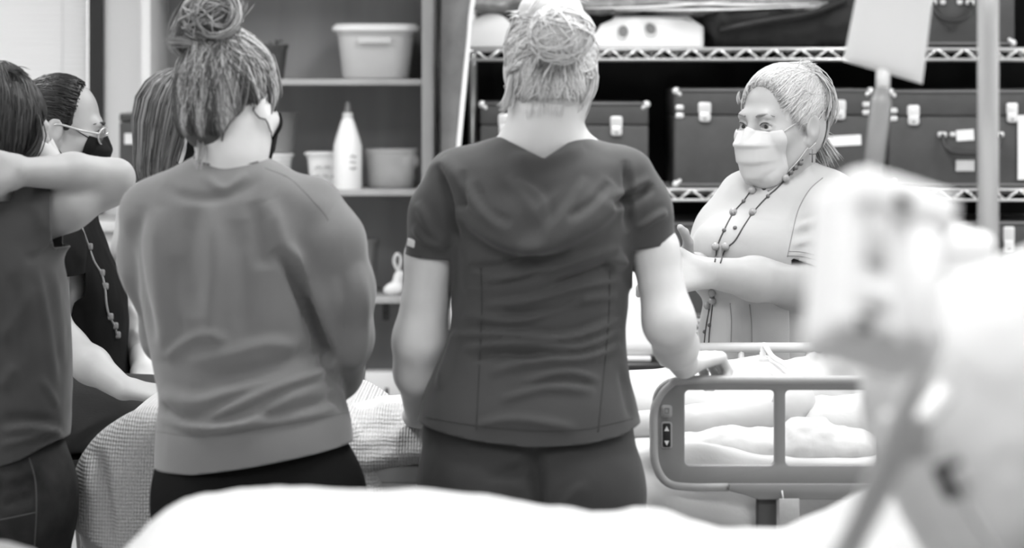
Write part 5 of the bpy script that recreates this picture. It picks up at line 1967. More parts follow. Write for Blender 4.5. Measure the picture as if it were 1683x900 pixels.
# trousers
T = Solid()
rows = [(640, 738, 1010, 0.118), (690, 698, 1038, 0.122), (740, 694, 1042, 0.132), (800, 700, 1040, 0.14), (850, 706, 1034, 0.138), (900, 712, 1025, 0.12)]
T.loft([(p(0, y)[2], (p(a, 0)[0] + p(b, 0)[0]) / 2, D + 0.012, (b - a) / 2 * D / F, dp) for y, a, b, dp in rows], 0.04, n=2.2, cap=0.03)
for h_, k_, a_, s_ in zip(hips, knees, ank, (-1, 1)):
    T.ell(V(h_[0], D - 0.035, p(0, 798)[2]), (0.088, 0.095, 0.09), 0.05)
    T.chain([h_ + V(s_ * 0.008, 0, 0), k_ + V(0, 0, 0.1), a_ + V(0, 0, -0.05)], [0.102, 0.092, 0.075], 0.04)
garment('trousers', T, 0.008, 'scrub_pants', P1, cuts=(plane(p(0, 660), (0, 0, 1)), plane((0, 0, 0.04), (0, 0, -1))), wob=(0.0015, 5), seed=7,
        folds=[([(880, 730), (882, 790), (890, 860), (892, 900)], 10, -20, 0.0), ([(700, 740), (760, 770), (830, 790), (880, 800)], 14, 5, 0.4), ([(790, 785), (840, 775), (880, 750)], 9, -7), ([(710, 780), (780, 815), (860, 845)], 14, 5, -0.4), ([(900, 860), (930, 820), (960, 790)], 10, 6, 0.4), ([(720, 720), (800, 760), (870, 780)], 10, -4)])
shoes(P1, ank, (0, 1, 0))
# hair: blonde, swept up from the nape into a knot at the back of the crown
Sh = Solid()
Hs.skull(Sh, 0.006)
Sh.ell(Hs(0, -0.03, -0.035), np.array((0.066, 0.068, 0.06)) * Hs.k, 0.03, R=Hs.R)
Sh.ell(Hs(0, 0.2, -0.07), np.array((0.11, 0.17, 0.1)) * Hs.k, 0.01, 's', R=Hs.R)
kc = p(922, 56, -0.125)
Sh.ell(kc, (0.05, 0.04, 0.045), 0.03)
Sh.ell(p(905, 12, -0.03), (0.05, 0.05, 0.03), 0.03)
rs = np.random.RandomState(11)
n = 1300
th = rs.uniform(-2.5, 2.5, n)
roots = Hs.arr(np.stack([0.079 * np.sin(th), -0.02 - 0.088 * np.cos(th) * (np.cos(th) > -0.3) + 0.0 * th, np.where(np.abs(th) < 1.2, -0.098 + 0.035 * rs.rand(n) - 0.006 * np.cos(th * 3), -0.02 + 0.06 * rs.rand(n))], 1))
ends = np.tile(kc + V(0, 0.05, 0), (n, 1)) + rs.normal(size=(n, 3)) * 0.014
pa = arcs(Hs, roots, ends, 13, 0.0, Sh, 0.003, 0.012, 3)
tn = np.clip(0.5 + 0.45 * rs.rand(n) - 0.4 * (rs.rand(n) < 0.22), 0, 1)
# darker roots low on the nape
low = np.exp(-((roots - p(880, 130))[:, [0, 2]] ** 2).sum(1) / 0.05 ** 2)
R3 = np.stack([V(1, 0, 0.1), V(0, 0.35, 0.94), V(0, -0.94, 0.35)], 1)
kn = ball(kc, (0.053, 0.043, 0.047), 420, 14, 5)
# flyaway tufts and the pale strands hanging at the left and right of the nape
def tuft(pts, n, sp, seed, M=9, r=0.0011):
    rs = np.random.RandomState(seed)
    base = smooth_path(pts, 4)
    base = base[np.linspace(0, len(base) - 1, M).astype(int)]
    return base[None] + rs.normal(size=(n, 1, 3)) * sp * np.linspace(0.4, 1.3, M)[None, :, None]
t1 = tuft([p(855, 85, -0.02), p(842, 130, -0.03), p(836, 165, -0.03), p(826, 178, -0.03)], 60, 0.004, 1)
t2 = tuft([p(965, 90, -0.02), p(972, 130, -0.02), p(962, 160, -0.02), p(948, 178, -0.02)], 60, 0.004, 2)
t3 = tuft([p(880, 30, -0.03), p(860, 22, -0.03), p(842, 24, -0.03)], 40, 0.004, 3)
t4 = tuft([p(900, 12, -0.05), p(915, -6, -0.05), p(940, 2, -0.05)], 70, 0.009, 4)
m5 = 260
x5 = rs.uniform(848, 940, m5)
t5 = np.array([[p(x + (893 - x) * 0.12 * t + rs.normal() * 0.4, 148 + (20 + 28 * e) * t, -0.07) for t in np.linspace(0, 1, 7)] for x, e in zip(x5, rs.rand(m5))])
t5 = B.snap(t5, 0.0015, 3)
t6 = tuft([p(870, 25, -0.06), p(895, 2, -0.05), p(925, -4, -0.05)], 90, 0.011, 6)
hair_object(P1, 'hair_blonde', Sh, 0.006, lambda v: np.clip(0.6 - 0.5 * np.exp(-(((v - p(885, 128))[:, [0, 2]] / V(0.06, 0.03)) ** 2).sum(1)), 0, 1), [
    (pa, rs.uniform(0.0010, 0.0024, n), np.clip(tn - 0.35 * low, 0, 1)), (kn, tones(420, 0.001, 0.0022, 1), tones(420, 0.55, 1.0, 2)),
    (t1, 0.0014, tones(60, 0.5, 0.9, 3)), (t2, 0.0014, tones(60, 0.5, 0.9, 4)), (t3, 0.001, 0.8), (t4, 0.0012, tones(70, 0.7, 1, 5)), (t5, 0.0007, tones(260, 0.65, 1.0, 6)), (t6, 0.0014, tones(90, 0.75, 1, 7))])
Hs.mask(P1, 'mask_white', B)

# ================================================================== person in the grey sweatshirt, seen from behind
D = 4.7
p = lambda x, y, dd=0.0: W(x, y, D + dd)
Hg = Head(p(376, 172, 0.02), 26, -8, 0.95)
B = Solid()
Hg.flesh(B)
B.chain([Hg(0, -0.03, -0.03), p(384, 215, 0.0), p(380, 262, -0.01), p(378, 285, -0.01)], [0.05, 0.05, 0.05, 0.052], 0.03)
rows = [(290, 290, 470, 0.06), (330, 250, 520, 0.085), (420, 250, 520, 0.095), (560, 275, 525, 0.09), (660, 280, 550, 0.105), (760, 285, 565, 0.12), (830, 290, 570, 0.115)]
B.loft([(p(0, y)[2], (p(a, 0)[0] + p(b, 0)[0]) / 2, D + 0.01, (b - a) / 2 * D / F - 0.012, dp) for y, a, b, dp in rows], 0.03, cap=0.04)
B.chain([p(540, 360), p(558, 560, 0.03), p(500, 640, 0.26)], [0.04, 0.038, 0.026], 0.02)
B.chain([p(252, 365), p(284, 550, 0.12), p(340, 630, 0.3)], [0.04, 0.038, 0.026], 0.02)
hand(B, p(500, 640, 0.26), V(-0.7, 0.25, 0.1), V(0, 0.6, 0.8), -1, 0.9, curl=(0.4, 0.5, 0.3))
hand(B, p(340, 630, 0.3), V(0.75, 0.2, 0.05), V(0, 0.6, 0.8), 1, 0.9, curl=(0.4, 0.5, 0.3))
hips = [V(p(350, 0)[0], D, p(0, 810)[2]), V(p(500, 0)[0], D, p(0, 810)[2])]
knees = [V(p(352, 0)[0], D + 0.02, 0.46), V(p(503, 0)[0], D + 0.02, 0.46)]
ank = [V(p(352, 0)[0], D, 0.1), V(p(510, 0)[0], D, 0.1)]
legs(B, hips, knees, ank)
P2 = person_mesh(B, 0.0065, [head_box(Hg, 0.14, 0.06) + (0.0038,)], 'person with a topknot in a grey sweatshirt seen from behind', 'skin_light')
T = Solid()
rows = [(248, 330, 424, 0.052, 0), (266, 300, 455, 0.07, 0), (285, 262, 492, 0.088, 0), (312, 226, 528, 0.102, 0), (345, 212, 545, 0.115, 0), (400, 214, 535, 0.128, 0), (480, 226, 528, 0.128, 0),
        (560, 244, 530, 0.124, 0), (610, 252, 548, 0.128, 0), (650, 258, 566, 0.135, 0), (690, 256, 576, 0.137, 0), (715, 255, 579, 0.142, 0), (790, 256, 584, 0.146, 0)]
T.loft([(p(0, y)[2], (p(a, 0)[0] + p(b, 0)[0]) / 2, D + 0.01 + o, (b - a) / 2 * D / F, dp) for y, a, b, dp, o in rows], 0.03, n=2.2, cap=0.015)
T.chain([p(508, 345, 0.0), p(538, 400, -0.02), p(556, 475, -0.01), p(558, 555, 0.02), p(548, 610, 0.1), p(505, 640, 0.24)], [0.058, 0.062, 0.061, 0.056, 0.05, 0.038], 0.018)
T.chain([p(252, 350, 0.02), p(250, 430, 0.05), p(284, 550, 0.12), p(340, 630, 0.28)], [0.05, 0.05, 0.046, 0.036], 0.04)
FG = [([(452, 408), (478, 440), (505, 500), (528, 560), (548, 640)], 10, -20, 0.0), ([(468, 405), (500, 440), (530, 510), (545, 570)], 16, 10, 0.2),
      ([(460, 300), (500, 330), (540, 350)], 22, 5), ([(420, 330), (432, 400), (440, 440)], 18, -8), ([(440, 330), (462, 400), (490, 450)], 16, 7),
      ([(345, 330), (352, 420), (345, 520), (360, 580)], 16, 7), ([(318, 340), (310, 430), (318, 520)], 18, -7), ([(240, 340), (225, 400), (235, 480), (258, 560)], 14, -9, 0.4),
      ([(262, 340), (258, 420), (270, 520), (272, 590)], 14, 6), ([(395, 360), (400, 460), (398, 560)], 20, -6), ([(290, 420), (285, 500), (300, 560)], 14, -5),
      ([(272, 590), (300, 560), (340, 545), (380, 560)], 9, 6, 0.4), ([(310, 590), (380, 575), (440, 560), (490, 565)], 12, 8, 0.4), ([(330, 620), (400, 610), (470, 590), (530, 560)], 14, -8, 0.3),
      ([(265, 640), (320, 655), (380, 640), (450, 622), (520, 598)], 12, 9, 0.4), ([(330, 690), (380, 665), (440, 640), (520, 610), (552, 592)], 9, 10, 0.5), ([(300, 690), (350, 702), (410, 686), (470, 652), (540, 628)], 10, 9, 0.5),
      ([(258, 690), (330, 706), (400, 702), (480, 690), (560, 672)], 9, 9, -0.5), ([(420, 678), (470, 682), (560, 650)], 9, -6), ([(262, 660), (290, 680), (330, 690)], 10, -8, 0.4), ([(520, 580), (545, 600), (560, 640)], 9, 9, 0.3), ([(540, 640), (562, 665), (574, 680)], 9, -8),
      ([(560, 440), (575, 500), (572, 560), (560, 620)], 12, -6, 0.4), ([(590, 430), (600, 500), (596, 570), (578, 630)], 9, 4), ([(330, 285), (370, 312), (405, 285)], 7, 3), ([(270, 300), (300, 318), (350, 322), (400, 305), (425, 285)], 10, -4, 0.4)]
zl = lambda y: p(0, y)[2]
def hem2(v, n):
    k = np.clip((v[:, 2] - zl(770)) / 0.02, 0, 1)
    return v
sw = garment('sweatshirt', T, 0.0055, 'sweat', P2, folds=[(f[0], f[1], f[2] * 1.5) + tuple(f[3:]) for f in FG], wob=(0.002, 4.5), seed=9,
             cuts=(plane(p(378, 258, 0.0), (0.0, -0.08, 1)), both(below([(150, 769), (262, 767), (330, 764), (420, 750), (500, 736), (560, 726), (600, 720), (700, 715)], p), plane(p(0, 690), (0, 0, -1)))))
tr = tree_of(sw)
for k_, dy in enumerate((264, 269)):
    seam('collar_rib', [(326, dy - 2), (345, dy + 1), (375, dy + 2), (405, dy), (424, dy - 3)], tr, 0.0026, 'sweat', sw)
seam('hem_seam', [(258, 709), (330, 716), (410, 704), (500, 690), (570, 678)], tr, 0.0007, 'seam_light', sw)
seam('shoulder_seam', [(436, 276), (480, 296), (528, 345), (540, 362)], tr, 0.0006, 'seam_light', sw)
T = Solid()
rows = [(690, 275, 550, 0.11), (740, 264, 572, 0.122), (800, 266, 588, 0.132), (850, 268, 592, 0.125)]
T.loft([(p(0, y)[2], (p(a, 0)[0] + p(b, 0)[0]) / 2, D + 0.012, (b - a) / 2 * D / F, dp) for y, a, b, dp in rows], 0.04, n=2.2, cap=0.03)
for h_, k_, a_, s_ in zip(hips, knees, ank, (-1, 1)):
    T.ell(V(h_[0], D - 0.03, p(0, 835)[2]), (0.085, 0.09, 0.085), 0.05)
    T.chain([h_ + V(s_ * 0.004, 0, 0), k_, a_ + V(0, 0, -0.03)], [0.088, 0.064, 0.05], 0.04)
garment('leggings', T, 0.009, 'black_pants', P2, cuts=(plane(p(0, 705), (0, 0, 1)),), folds=[([(432, 790), (436, 850), (438, 900)], 10, -14)])
shoes(P2, ank, (0.2, 0.98, 0))
# topknot hair with streaks
Sh = Solid()
Hg.skull(Sh, 0.007)
Sh.ell(Hg(0, -0.035, -0.03), np.array((0.066, 0.066, 0.062)) * Hg.k, 0.03, R=Hg.R)
Sh.ell(Hg(0.0, 0.2, -0.075), np.array((0.13, 0.19, 0.105)) * Hg.k, 0.01, 's', R=Hg.R)
Sh.ell(p(446, 236, -0.05), (0.085, 0.09, 0.072), 0.01, 's')
kc = p(346, 30, -0.035)
kb_ = p(352, 72, -0.03)
Sh.ell(kc, (0.046, 0.042, 0.036), 0.03)
rs = np.random.RandomState(21)
n = 1500
th = rs.uniform(-2.7, 2.7, n)
roots = Hg.arr(np.stack([0.08 * np.sin(th), -0.022 - 0.088 * np.cos(th), np.where(np.abs(th) < 1.2, -0.085 + 0.035 * rs.rand(n), -0.015 + 0.08 * rs.rand(n))], 1))
ends = np.tile(kb_, (n, 1)) + rs.normal(size=(n, 3)) * V(0.02, 0.016, 0.008)
pa = arcs(Hg, roots, ends, 13, 0.0, Sh, 0.003, 0.007, 5)
streak = 0.5 + 0.5 * np.sin(th * 9 + 1.0) * np.sin(th * 4 + 0.4)
streak = 0.5 + 0.5 * np.sin(th * 9 + 0.9 * np.sin(th * 3.7))
tn = np.clip(0.03 + 0.95 * streak ** 2.5 * (0.7 + 0.3 * rs.rand(n)) + 0.08 * rs.rand(n), 0, 1)
R3 = np.stack([V(1, 0, 0), V(0, 1, 0.25), V(0, -0.25, 1)], 1)
R4 = np.stack([V(0.9, 0, 0.3), V(-0.3, 0.2, 0.9), V(0.1, -0.95, 0.2)], 1)
k1 = ball(kc, (0.05, 0.045, 0.04), 330, 14, 6)
k2 = coil(kc + V(0.01, -0.006, 0.004), R4, 0.015, 0.045, 240, 16, 0.5, 7, 0.7, 0.35)
t1 = tuft([p(330, 75, -0.05), p(300, 70, -0.05), p(276, 68, -0.05)], 40, 0.004, 1)
t2 = tuft([p(385, 40, -0.03), p(395, 22, -0.03), p(398, 8, -0.03)], 40, 0.006, 2)
t3 = tuft([p(300, 90, -0.03), p(288, 70, -0.03), p(296, 40, -0.03), p(320, 10, -0.03)], 60, 0.007, 3)
t4 = tuft([p(330, 215, -0.04), p(332, 245, -0.06), p(327, 272, -0.075)], 24, 0.004, 4)
t5 = tuft([p(448, 90, 0.02), p(455, 130, 0.03), p(456, 160, 0.04)], 40, 0.003, 5)
hair_object(P2, 'hair_highlight', Sh, 0.006, 0.1, [
    (pa, rs.uniform(0.0010, 0.0025, n), tn), (k1, tones(330, 0.001, 0.0024, 1), tones(330, 0.2, 1.0, 2)), (k2, tones(240, 0.001, 0.0022, 3), tones(240, 0.3, 1.0, 4)),
    (t1, 0.001, 0.6), (t2, 0.001, 0.6), (t3, 0.001, tones(60, 0.3, 0.8, 5)), (t4, 0.0009, 0.8), (t5, 0.0012, tones(40, 0.2, 0.9, 8))])
Hg.mask(P2, 'mask_black', B)

# ================================================================== the instructor, facing the group with a white mask
D = 6.0
p = lambda x, y, dd=0.0: W(x, y, D + dd)
Hi = Head(p(1284, 206, 0.0), 180 + 47, -3, 1.0)
B = Solid()
Hi.flesh(B)
B.chain([Hi(0, -0.02, -0.05), p(1292, 270, 0.02), p(1288, 308, 0.005)], [0.056, 0.054, 0.06], 0.03)
rows = [(300, 1245, 1360, 0.055), (340, 1215, 1380, 0.078), (420, 1190, 1365, 0.1), (520, 1180, 1360, 0.13), (640, 1170, 1370, 0.14), (720, 1175, 1365, 0.13)]
B.loft([(p(0, y)[2], (p(a, 0)[0] + p(b, 0)[0]) / 2, D + 0.02, (b - a) / 2 * D / F - 0.012, dp) for y, a, b, dp in rows], 0.03, cap=0.04)
L_ = [p(1378, 335, 0.02), p(1338, 455, -0.06), p(1310, 466, -0.1), p(1240, 458, -0.2), p(1168, 448, -0.28)]
B.chain(L_, [0.054, 0.0555, 0.052, 0.043, 0.031], 0.025)
R_ = [p(1215, 335, 0.06), p(1165, 440, 0.0), p(1140, 440, -0.16)]
B.chain(R_, [0.05, 0.045, 0.03], 0.025)
hand(B, L_[-1], V(-0.85, -0.15, -0.08), V(0.1, -0.75, 0.6), 1, 1.0, curl=(0.5, 0.7, 0.4), thumb=(0.65, 0.6, -0.1))
hand(B, R_[-1] + V(-0.01, 0.0, 0.0), V(-0.8, -0.5, 0.25), V(-0.2, 0.75, 0.5), -1, 0.95, curl=(0.45, 0.55, 0.3), thumb=(0.5, 0.9, 0.0))
hips = [V(p(1225, 0)[0], D + 0.02, 0.84), V(p(1325, 0)[0], D + 0.02, 0.84)]
knees = [V(p(1225, 0)[0], D + 0.0, 0.46), V(p(1328, 0)[0], D + 0.0, 0.46)]
ank = [V(p(1225, 0)[0], D + 0.02, 0.1), V(p(1330, 0)[0], D + 0.02, 0.1)]
legs(B, hips, knees, ank)
def lipdark(v, t):
    return t
P3 = person_mesh(B, 0.007, [head_box(Hi, 0.135, 0.05) + (0.003,), around(p(1130, 435, -0.27), (0.11, 0.14, 0.1)) + (0.0035,)],
                 'instructor in a pale knit top, white mask and beaded necklace beyond the bed', 'skin_pale')
Hi.eyes(P3, (6, -2))
Hi.brows(P3)
Hi.mask(P3, 'mask_white', B)
T = Solid()
rows = [(264, 1258, 1340, 0.066, 0.01), (285, 1228, 1364, 0.08, 0.01), (310, 1206, 1390, 0.1, 0.005), (350, 1188, 1402, 0.122, 0.0), (400, 1166, 1392, 0.145, 0.0), (440, 1158, 1388, 0.15, 0.0), (490, 1158, 1388, 0.148, 0.01),
        (540, 1150, 1392, 0.155, 0.01), (600, 1142, 1398, 0.162, 0.01), (700, 1136, 1404, 0.165, 0.01), (760, 1136, 1404, 0.165, 0.01)]
T.loft([(p(0, y)[2], (p(a, 0)[0] + p(b, 0)[0]) / 2, D + 0.02 + o, (b - a) / 2 * D / F, dp) for y, a, b, dp, o in rows], 0.03, n=2.1, cap=0.015)
T.ell(p(1184, 408, -0.07), (0.062, 0.075, 0.062), 0.06)
T.ell(p(1262, 412, -0.12), (0.07, 0.06, 0.065), 0.06)
T.chain([p(1366, 325, 0.03), p(1372, 370, -0.0), p(1338, 465, -0.075)], [0.058, 0.062, 0.058], 0.045)
T.chain([p(1222, 325, 0.06), p(1190, 380, 0.04), p(1166, 440, 0.0)], [0.055, 0.055, 0.052], 0.045)
FI = [([(1305, 420), (1300, 370), (1318, 330), (1345, 295)], 6, -4, 0.0), ([(1300, 372), (1340, 362), (1366, 350)], 7, 11, 0.5), ([(1300, 400), (1330, 392), (1362, 396)], 6, 9, 0.5), ([(1300, 418), (1330, 410), (1358, 424)], 5, 4, 0.5),
      ([(1300, 385), (1330, 378), (1360, 372)], 6, -4), ([(1200, 500), (1202, 540), (1200, 580)], 5, 5), ([(1232, 500), (1234, 540), (1234, 580)], 5, 5), ([(1215, 500), (1217, 580)], 6, -5), ([(1240, 470), (1290, 480), (1340, 500)], 14, -6), ([(1270, 320), (1240, 360), (1220, 400)], 20, 3)]
zl = lambda y: p(0, y)[2]
kt = garment('knit_top', T, 0.006, 'cardigan', P3, folds=FI, wob=(0.0015, 5), seed=12,
             cuts=(both(plane(p(1330, 437, -0.06), (-0.28, -0.1, -1)), plane(p(1288, 0), (1, 0, 0)), plane(p(0, 405), (0, 0, -1)), plane((0, D - 0.055, 0), (0, -1, 0))),
                   both(lambda v: 1 - np.hypot((v[:, 0] - p(1286, 0)[0]) / 0.085, (v[:, 1] - D + 0.03) / 0.15), plane(p(1258, 315, -0.1), (-0.68, 0, 0.73)), plane(p(1258, 315, -0.1), (0.75, 0, 0.66))), plane(p(0, 745), (0, 0, -1))))
tr = tree_of(kt)
for nm_, L, r_ in (('neck_edge', [(1330, 266), (1306, 282), (1284, 298), (1262, 314)], 0.0022), ('neck_edge', [(1254, 310), (1244, 302), (1237, 297)], 0.0022), ('armhole_seam', [(1352, 292), (1330, 312), (1312, 345), (1302, 385), (1294, 422)], 0.0011),
                   ('sleeve_hem', [(1294, 420), (1318, 421), (1345, 428), (1366, 434)], 0.0011), ('sleeve_hem', [(1297, 413), (1320, 414), (1347, 421), (1368, 427)], 0.0008),
                   ('placket', [(1200, 498), (1202, 530), (1201, 566)], 0.0012), ('placket', [(1232, 500), (1235, 530), (1236, 566)], 0.0012)):
    L = lay(tr, L, 0.0004)
    if len(L) > 3:
        link(nm_, tube(L, r_, 5), 'seam_pale', kt)
# trousers
T2 = Solid()
T2.loft([(0.98, (hips[0][0] + hips[1][0]) / 2, D + 0.03, 0.15, 0.14), (0.88, (hips[0][0] + hips[1][0]) / 2, D + 0.03, 0.165, 0.15), (0.8, (hips[0][0] + hips[1][0]) / 2, D + 0.03, 0.16, 0.14)], 0.04, cap=0.03)
for h_, k_, a_ in zip(hips, knees, ank):
    T2.chain([h_, k_, a_ + V(0, 0, -0.05)], [0.088, 0.075, 0.065], 0.04)
garment('trousers', T2, 0.012, 'dark_trousers', P3, thick=0)
shoes(P3, ank, (-0.3, -0.95, 0))
# necklace: cord with beads in two strands that meet under the folded arm
nk = thing('necklace', '', '')
for k_ in list(nk.keys()):
    del nk[k_]
nk.parent = P3
TI = tree_of(kt, P3)
def on_top(pts, off, n=0):
    return lay(TI, pts, off, n)
strand1 = [(1240, 308), (1232, 316), (1222, 330), (1205, 350), (1190, 378), (1180, 402), (1175, 430)]
strand2 = [(1320, 262), (1300, 285), (1278, 308), (1262, 322), (1240, 346), (1222, 372), (1208, 395), (1192, 410), (1184, 432)]
low1 = [(1170, 480), (1166, 505), (1160, 540), (1156, 580)]
low2 = [(1172, 486), (1170, 510), (1166, 545), (1164, 580)]
for s_ in (strand1, strand2, low1, low2):
    link('necklace_cord', tube(on_top(s_, 0.0015, 6), 0.0016, 5), 'cord', nk)
def bead(px, py, r, m):
    q = on_top([(px, py)], r * 0.7)[0]
    bm = bmesh.new()
    bmesh.ops.create_uvsphere(bm, u_segments=12, v_segments=8, radius=r)
    me = bm_mesh(bm, True)
    o = link('bead', me, m, nk)
    o.location = q
for a in ((1222, 330), (1190, 378), (1262, 322), (1208, 374), (1158, 545), (1166, 534)):
    bead(a[0], a[1], 0.0045, 'bead')
for a in ((1205, 348), (1237, 348), (1236, 312), (1291, 292), (1176, 405), (1192, 405), (1170, 481), (1171, 494), (1163, 502)):
    bead(a[0], a[1], 0.0085, 'bead_pale')
for a in ((1300, 283), (1308, 275), (1316, 268), (1205, 352), (1236, 352), (1170, 487)):
    bead(a[0], a[1], 0.006, 'bead')
# earring: a small dangling cross
ec = Hi(-0.082, -0.004, -0.05)
er = link('earring', multi_tube([([ec, ec + V(0, 0, -0.028)], 0.0015), ([ec + V(-0.007, 0, -0.01), ec + V(0.007, 0, -0.01)], 0.0015)], 6), 'bead', P3)
# hair: swept back, clipped up in a short tail behind, wisps at the nape
Sh = Solid()
Hi.skull(Sh, 0.005)
Sh.ell(Hi(0, -0.05, -0.02), np.array((0.06, 0.055, 0.06)) * 1.0, 0.03, R=Hi.R)
Sh.ell(Hi(0, 0.165, 0.02), (0.12, 0.125, 0.12), 0.008, 's', R=Hi.R)
Sh.ell(Hi(-0.09, 0.02, -0.04), (0.02, 0.045, 0.055), 0.008, 's', R=Hi.R)
tc_ = p(1343, 152, 0.03)
Sh.rc(p(1326, 128, 0.02), p(1346, 165, 0.04), 0.03, 0.026, 0.02)
Sh.rc(p(1346, 165, 0.04), p(1354, 192, 0.04), 0.024, 0.009, 0.02)
rs = np.random.RandomState(31)
n = 1300
th = rs.uniform(-1.9, 1.9, n)
roots = Hi.arr(np.stack([0.074 * np.sin(th), 0.058 * np.cos(th) + 0.012 * np.sin(th) ** 2 + 0.006 * rs.normal(size=n), 0.096 - 0.09 * np.abs(np.sin(th)) ** 2.2 + 0.008 * rs.normal(size=n)], 1))
ends = np.tile(p(1334, 140, 0.02), (n, 1)) + rs.normal(size=(n, 3)) * V(0.012, 0.02, 0.018)
pa = arcs(Hi, roots, ends, 13, 0.0, Sh, 0.0025, 0.008, 7)
nb = 350
rb_ = Hi.arr(np.stack([rs.uniform(-0.07, 0.07, nb), -0.07 - 0.02 * rs.rand(nb), -0.06 + 0.03 * rs.rand(nb)], 1))
pb = arcs(Hi, rb_, np.tile(p(1340, 150, 0.03), (nb, 1)) + rs.normal(size=(nb, 3)) * 0.012, 11, 0.0, Sh, 0.0025, 0.006, 8)
tl = tuft([p(1318, 116, 0.0), p(1340, 124, 0.0), p(1358, 150, 0.01), p(1360, 180, 0.01), p(1352, 196, 0.01)], 150, 0.009, 1, r=0.001)
tl2 = tuft([p(1310, 122, 0.0), p(1318, 108, 0.0), p(1332, 106, 0.0)], 40, 0.005, 2)
w1 = tuft([p(1330, 205, 0.02), p(1342, 225, 0.03), p(1356, 250, 0.04), p(1362, 264, 0.04)], 90, 0.009, 3)
w2 = tuft([p(1326, 200, 0.0), p(1345, 215, 0.02), p(1362, 228, 0.03)], 30, 0.004, 4)
w3 = tuft([p(1330, 225, 0.03), p(1332, 248, 0.04), p(1344, 262, 0.05)], 90, 0.009, 5)
w4 = tuft([p(1215, 150, -0.03), p(1212, 162, -0.04), p(1214, 172, -0.05)], 10, 0.003, 6)
hair_object(P3, 'hair_pale', Sh, 0.005, 0.55, [
    (pa, rs.uniform(0.0008, 0.002, n), np.clip(0.5 + 0.4 * rs.rand(n) - 0.4 * (rs.rand(n) < 0.15), 0, 1)), (pb, 0.0014, tones(nb, 0.15, 0.7, 2)), (tl, 0.0014, tones(150, 0.3, 0.85, 3)), (tl2, 0.001, 0.8),
    (w1, 0.0012, tones(90, 0.3, 0.7, 4)), (w2, 0.001, 0.8), (w3, 0.0013, tones(90, 0.1, 0.6, 5)), (w4, 0.0006, 0.4)])

# ================================================================== person at the far left in a dark T-shirt, arm raised behind the head
D = 4.95
p = lambda x, y, dd=0.0: W(x, y, D + dd)
Ha = Head(p(-8, 224, 0.02), 66, -4, 0.95)
B = Solid()
Ha.flesh(B)
B.chain([Ha(0, -0.02, -0.04), p(-20, 300), p(-25, 330)], [0.052, 0.052, 0.065], 0.03)
rows = [(335, -110, 60, 0.07), (380, -130, 70, 0.09), (470, -120, 85, 0.095), (600, -115, 92, 0.1), (700, -120, 92, 0.115), (800, -125, 90, 0.13), (850, -120, 85, 0.12)]
B.loft([(p(0, y)[2], (p(a, 0)[0] + p(b, 0)[0]) / 2, D + 0.01, (b - a) / 2 * D / F - 0.012, dp) for y, a, b, dp in rows], 0.03, cap=0.04)
A_ = [p(52, 360, 0.0), p(110, 338, 0.0), p(178, 304, 0.03), p(190, 292, 0.03), p(120, 283, -0.02), p(35, 283, -0.09)]
B.chain(A_[:3], [0.048, 0.043, 0.036], 0.02)
B.chain(A_[2:4], [0.036, 0.032], 0.02)
B.chain(A_[3:], [0.033, 0.034, 0.024], 0.012)
hand(B, A_[-1], V(-1, -0.25, 0.15), V(0.1, -0.9, 0.3), -1, 0.92, curl=(0.35, 0.4, 0.2))
A2 = [p(-150, 370, 0.0), p(-160, 530, 0.02), p(-120, 640, 0.15)]
B.chain(A2, [0.045, 0.04, 0.027], 0.02)
hand(B, A2[-1], V(0.3, 0.6, -0.7), V(-0.3, 0.7, 0.5), 1, 0.9)
hips = [V(p(-70, 0)[0], D, p(0, 800)[2]), V(p(45, 0)[0], D, p(0, 800)[2])]
knees = [V(p(-72, 0)[0], D + 0.02, 0.46), V(p(44, 0)[0], D + 0.02, 0.46)]
ank = [V(p(-74, 0)[0], D, 0.1), V(p(46, 0)[0], D, 0.1)]
legs(B, hips, knees, ank)
P4 = person_mesh(B, 0.007, [head_box(Ha, 0.135, 0.03) + (0.004,), (p(20, 345, -0.14), p(225, 250, 0.1), 0.0042)], 'dark-haired person in a charcoal T-shirt with one arm raised behind the head', 'skin_tan')
T = Solid()
rows = [(320, -80, 35, 0.06, 0), (335, -115, 58, 0.085, 0), (360, -140, 78, 0.105, 0), (400, -140, 92, 0.118, 0), (450, -132, 108, 0.12, 0), (520, -128, 114, 0.118, 0), (600, -128, 117, 0.12, 0), (680, -132, 116, 0.128, 0), (730, -134, 112, 0.135, 0), (790, -134, 108, 0.135, 0)]
T.loft([(p(0, y)[2], (p(a, 0)[0] + p(b, 0)[0]) / 2, D + 0.01 + o, (b - a) / 2 * D / F, dp) for y, a, b, dp, o in rows], 0.03, n=2.2, cap=0.015)
T.chain([p(30, 365, 0.0), p(75, 352, 0.0), p(120, 335, 0.0)], [0.066, 0.054, 0.05], 0.05)
T.chain([p(-130, 365, 0.0), p(-155, 460, 0.01)], [0.058, 0.056], 0.04)
zl = lambda y: p(0, y)[2]
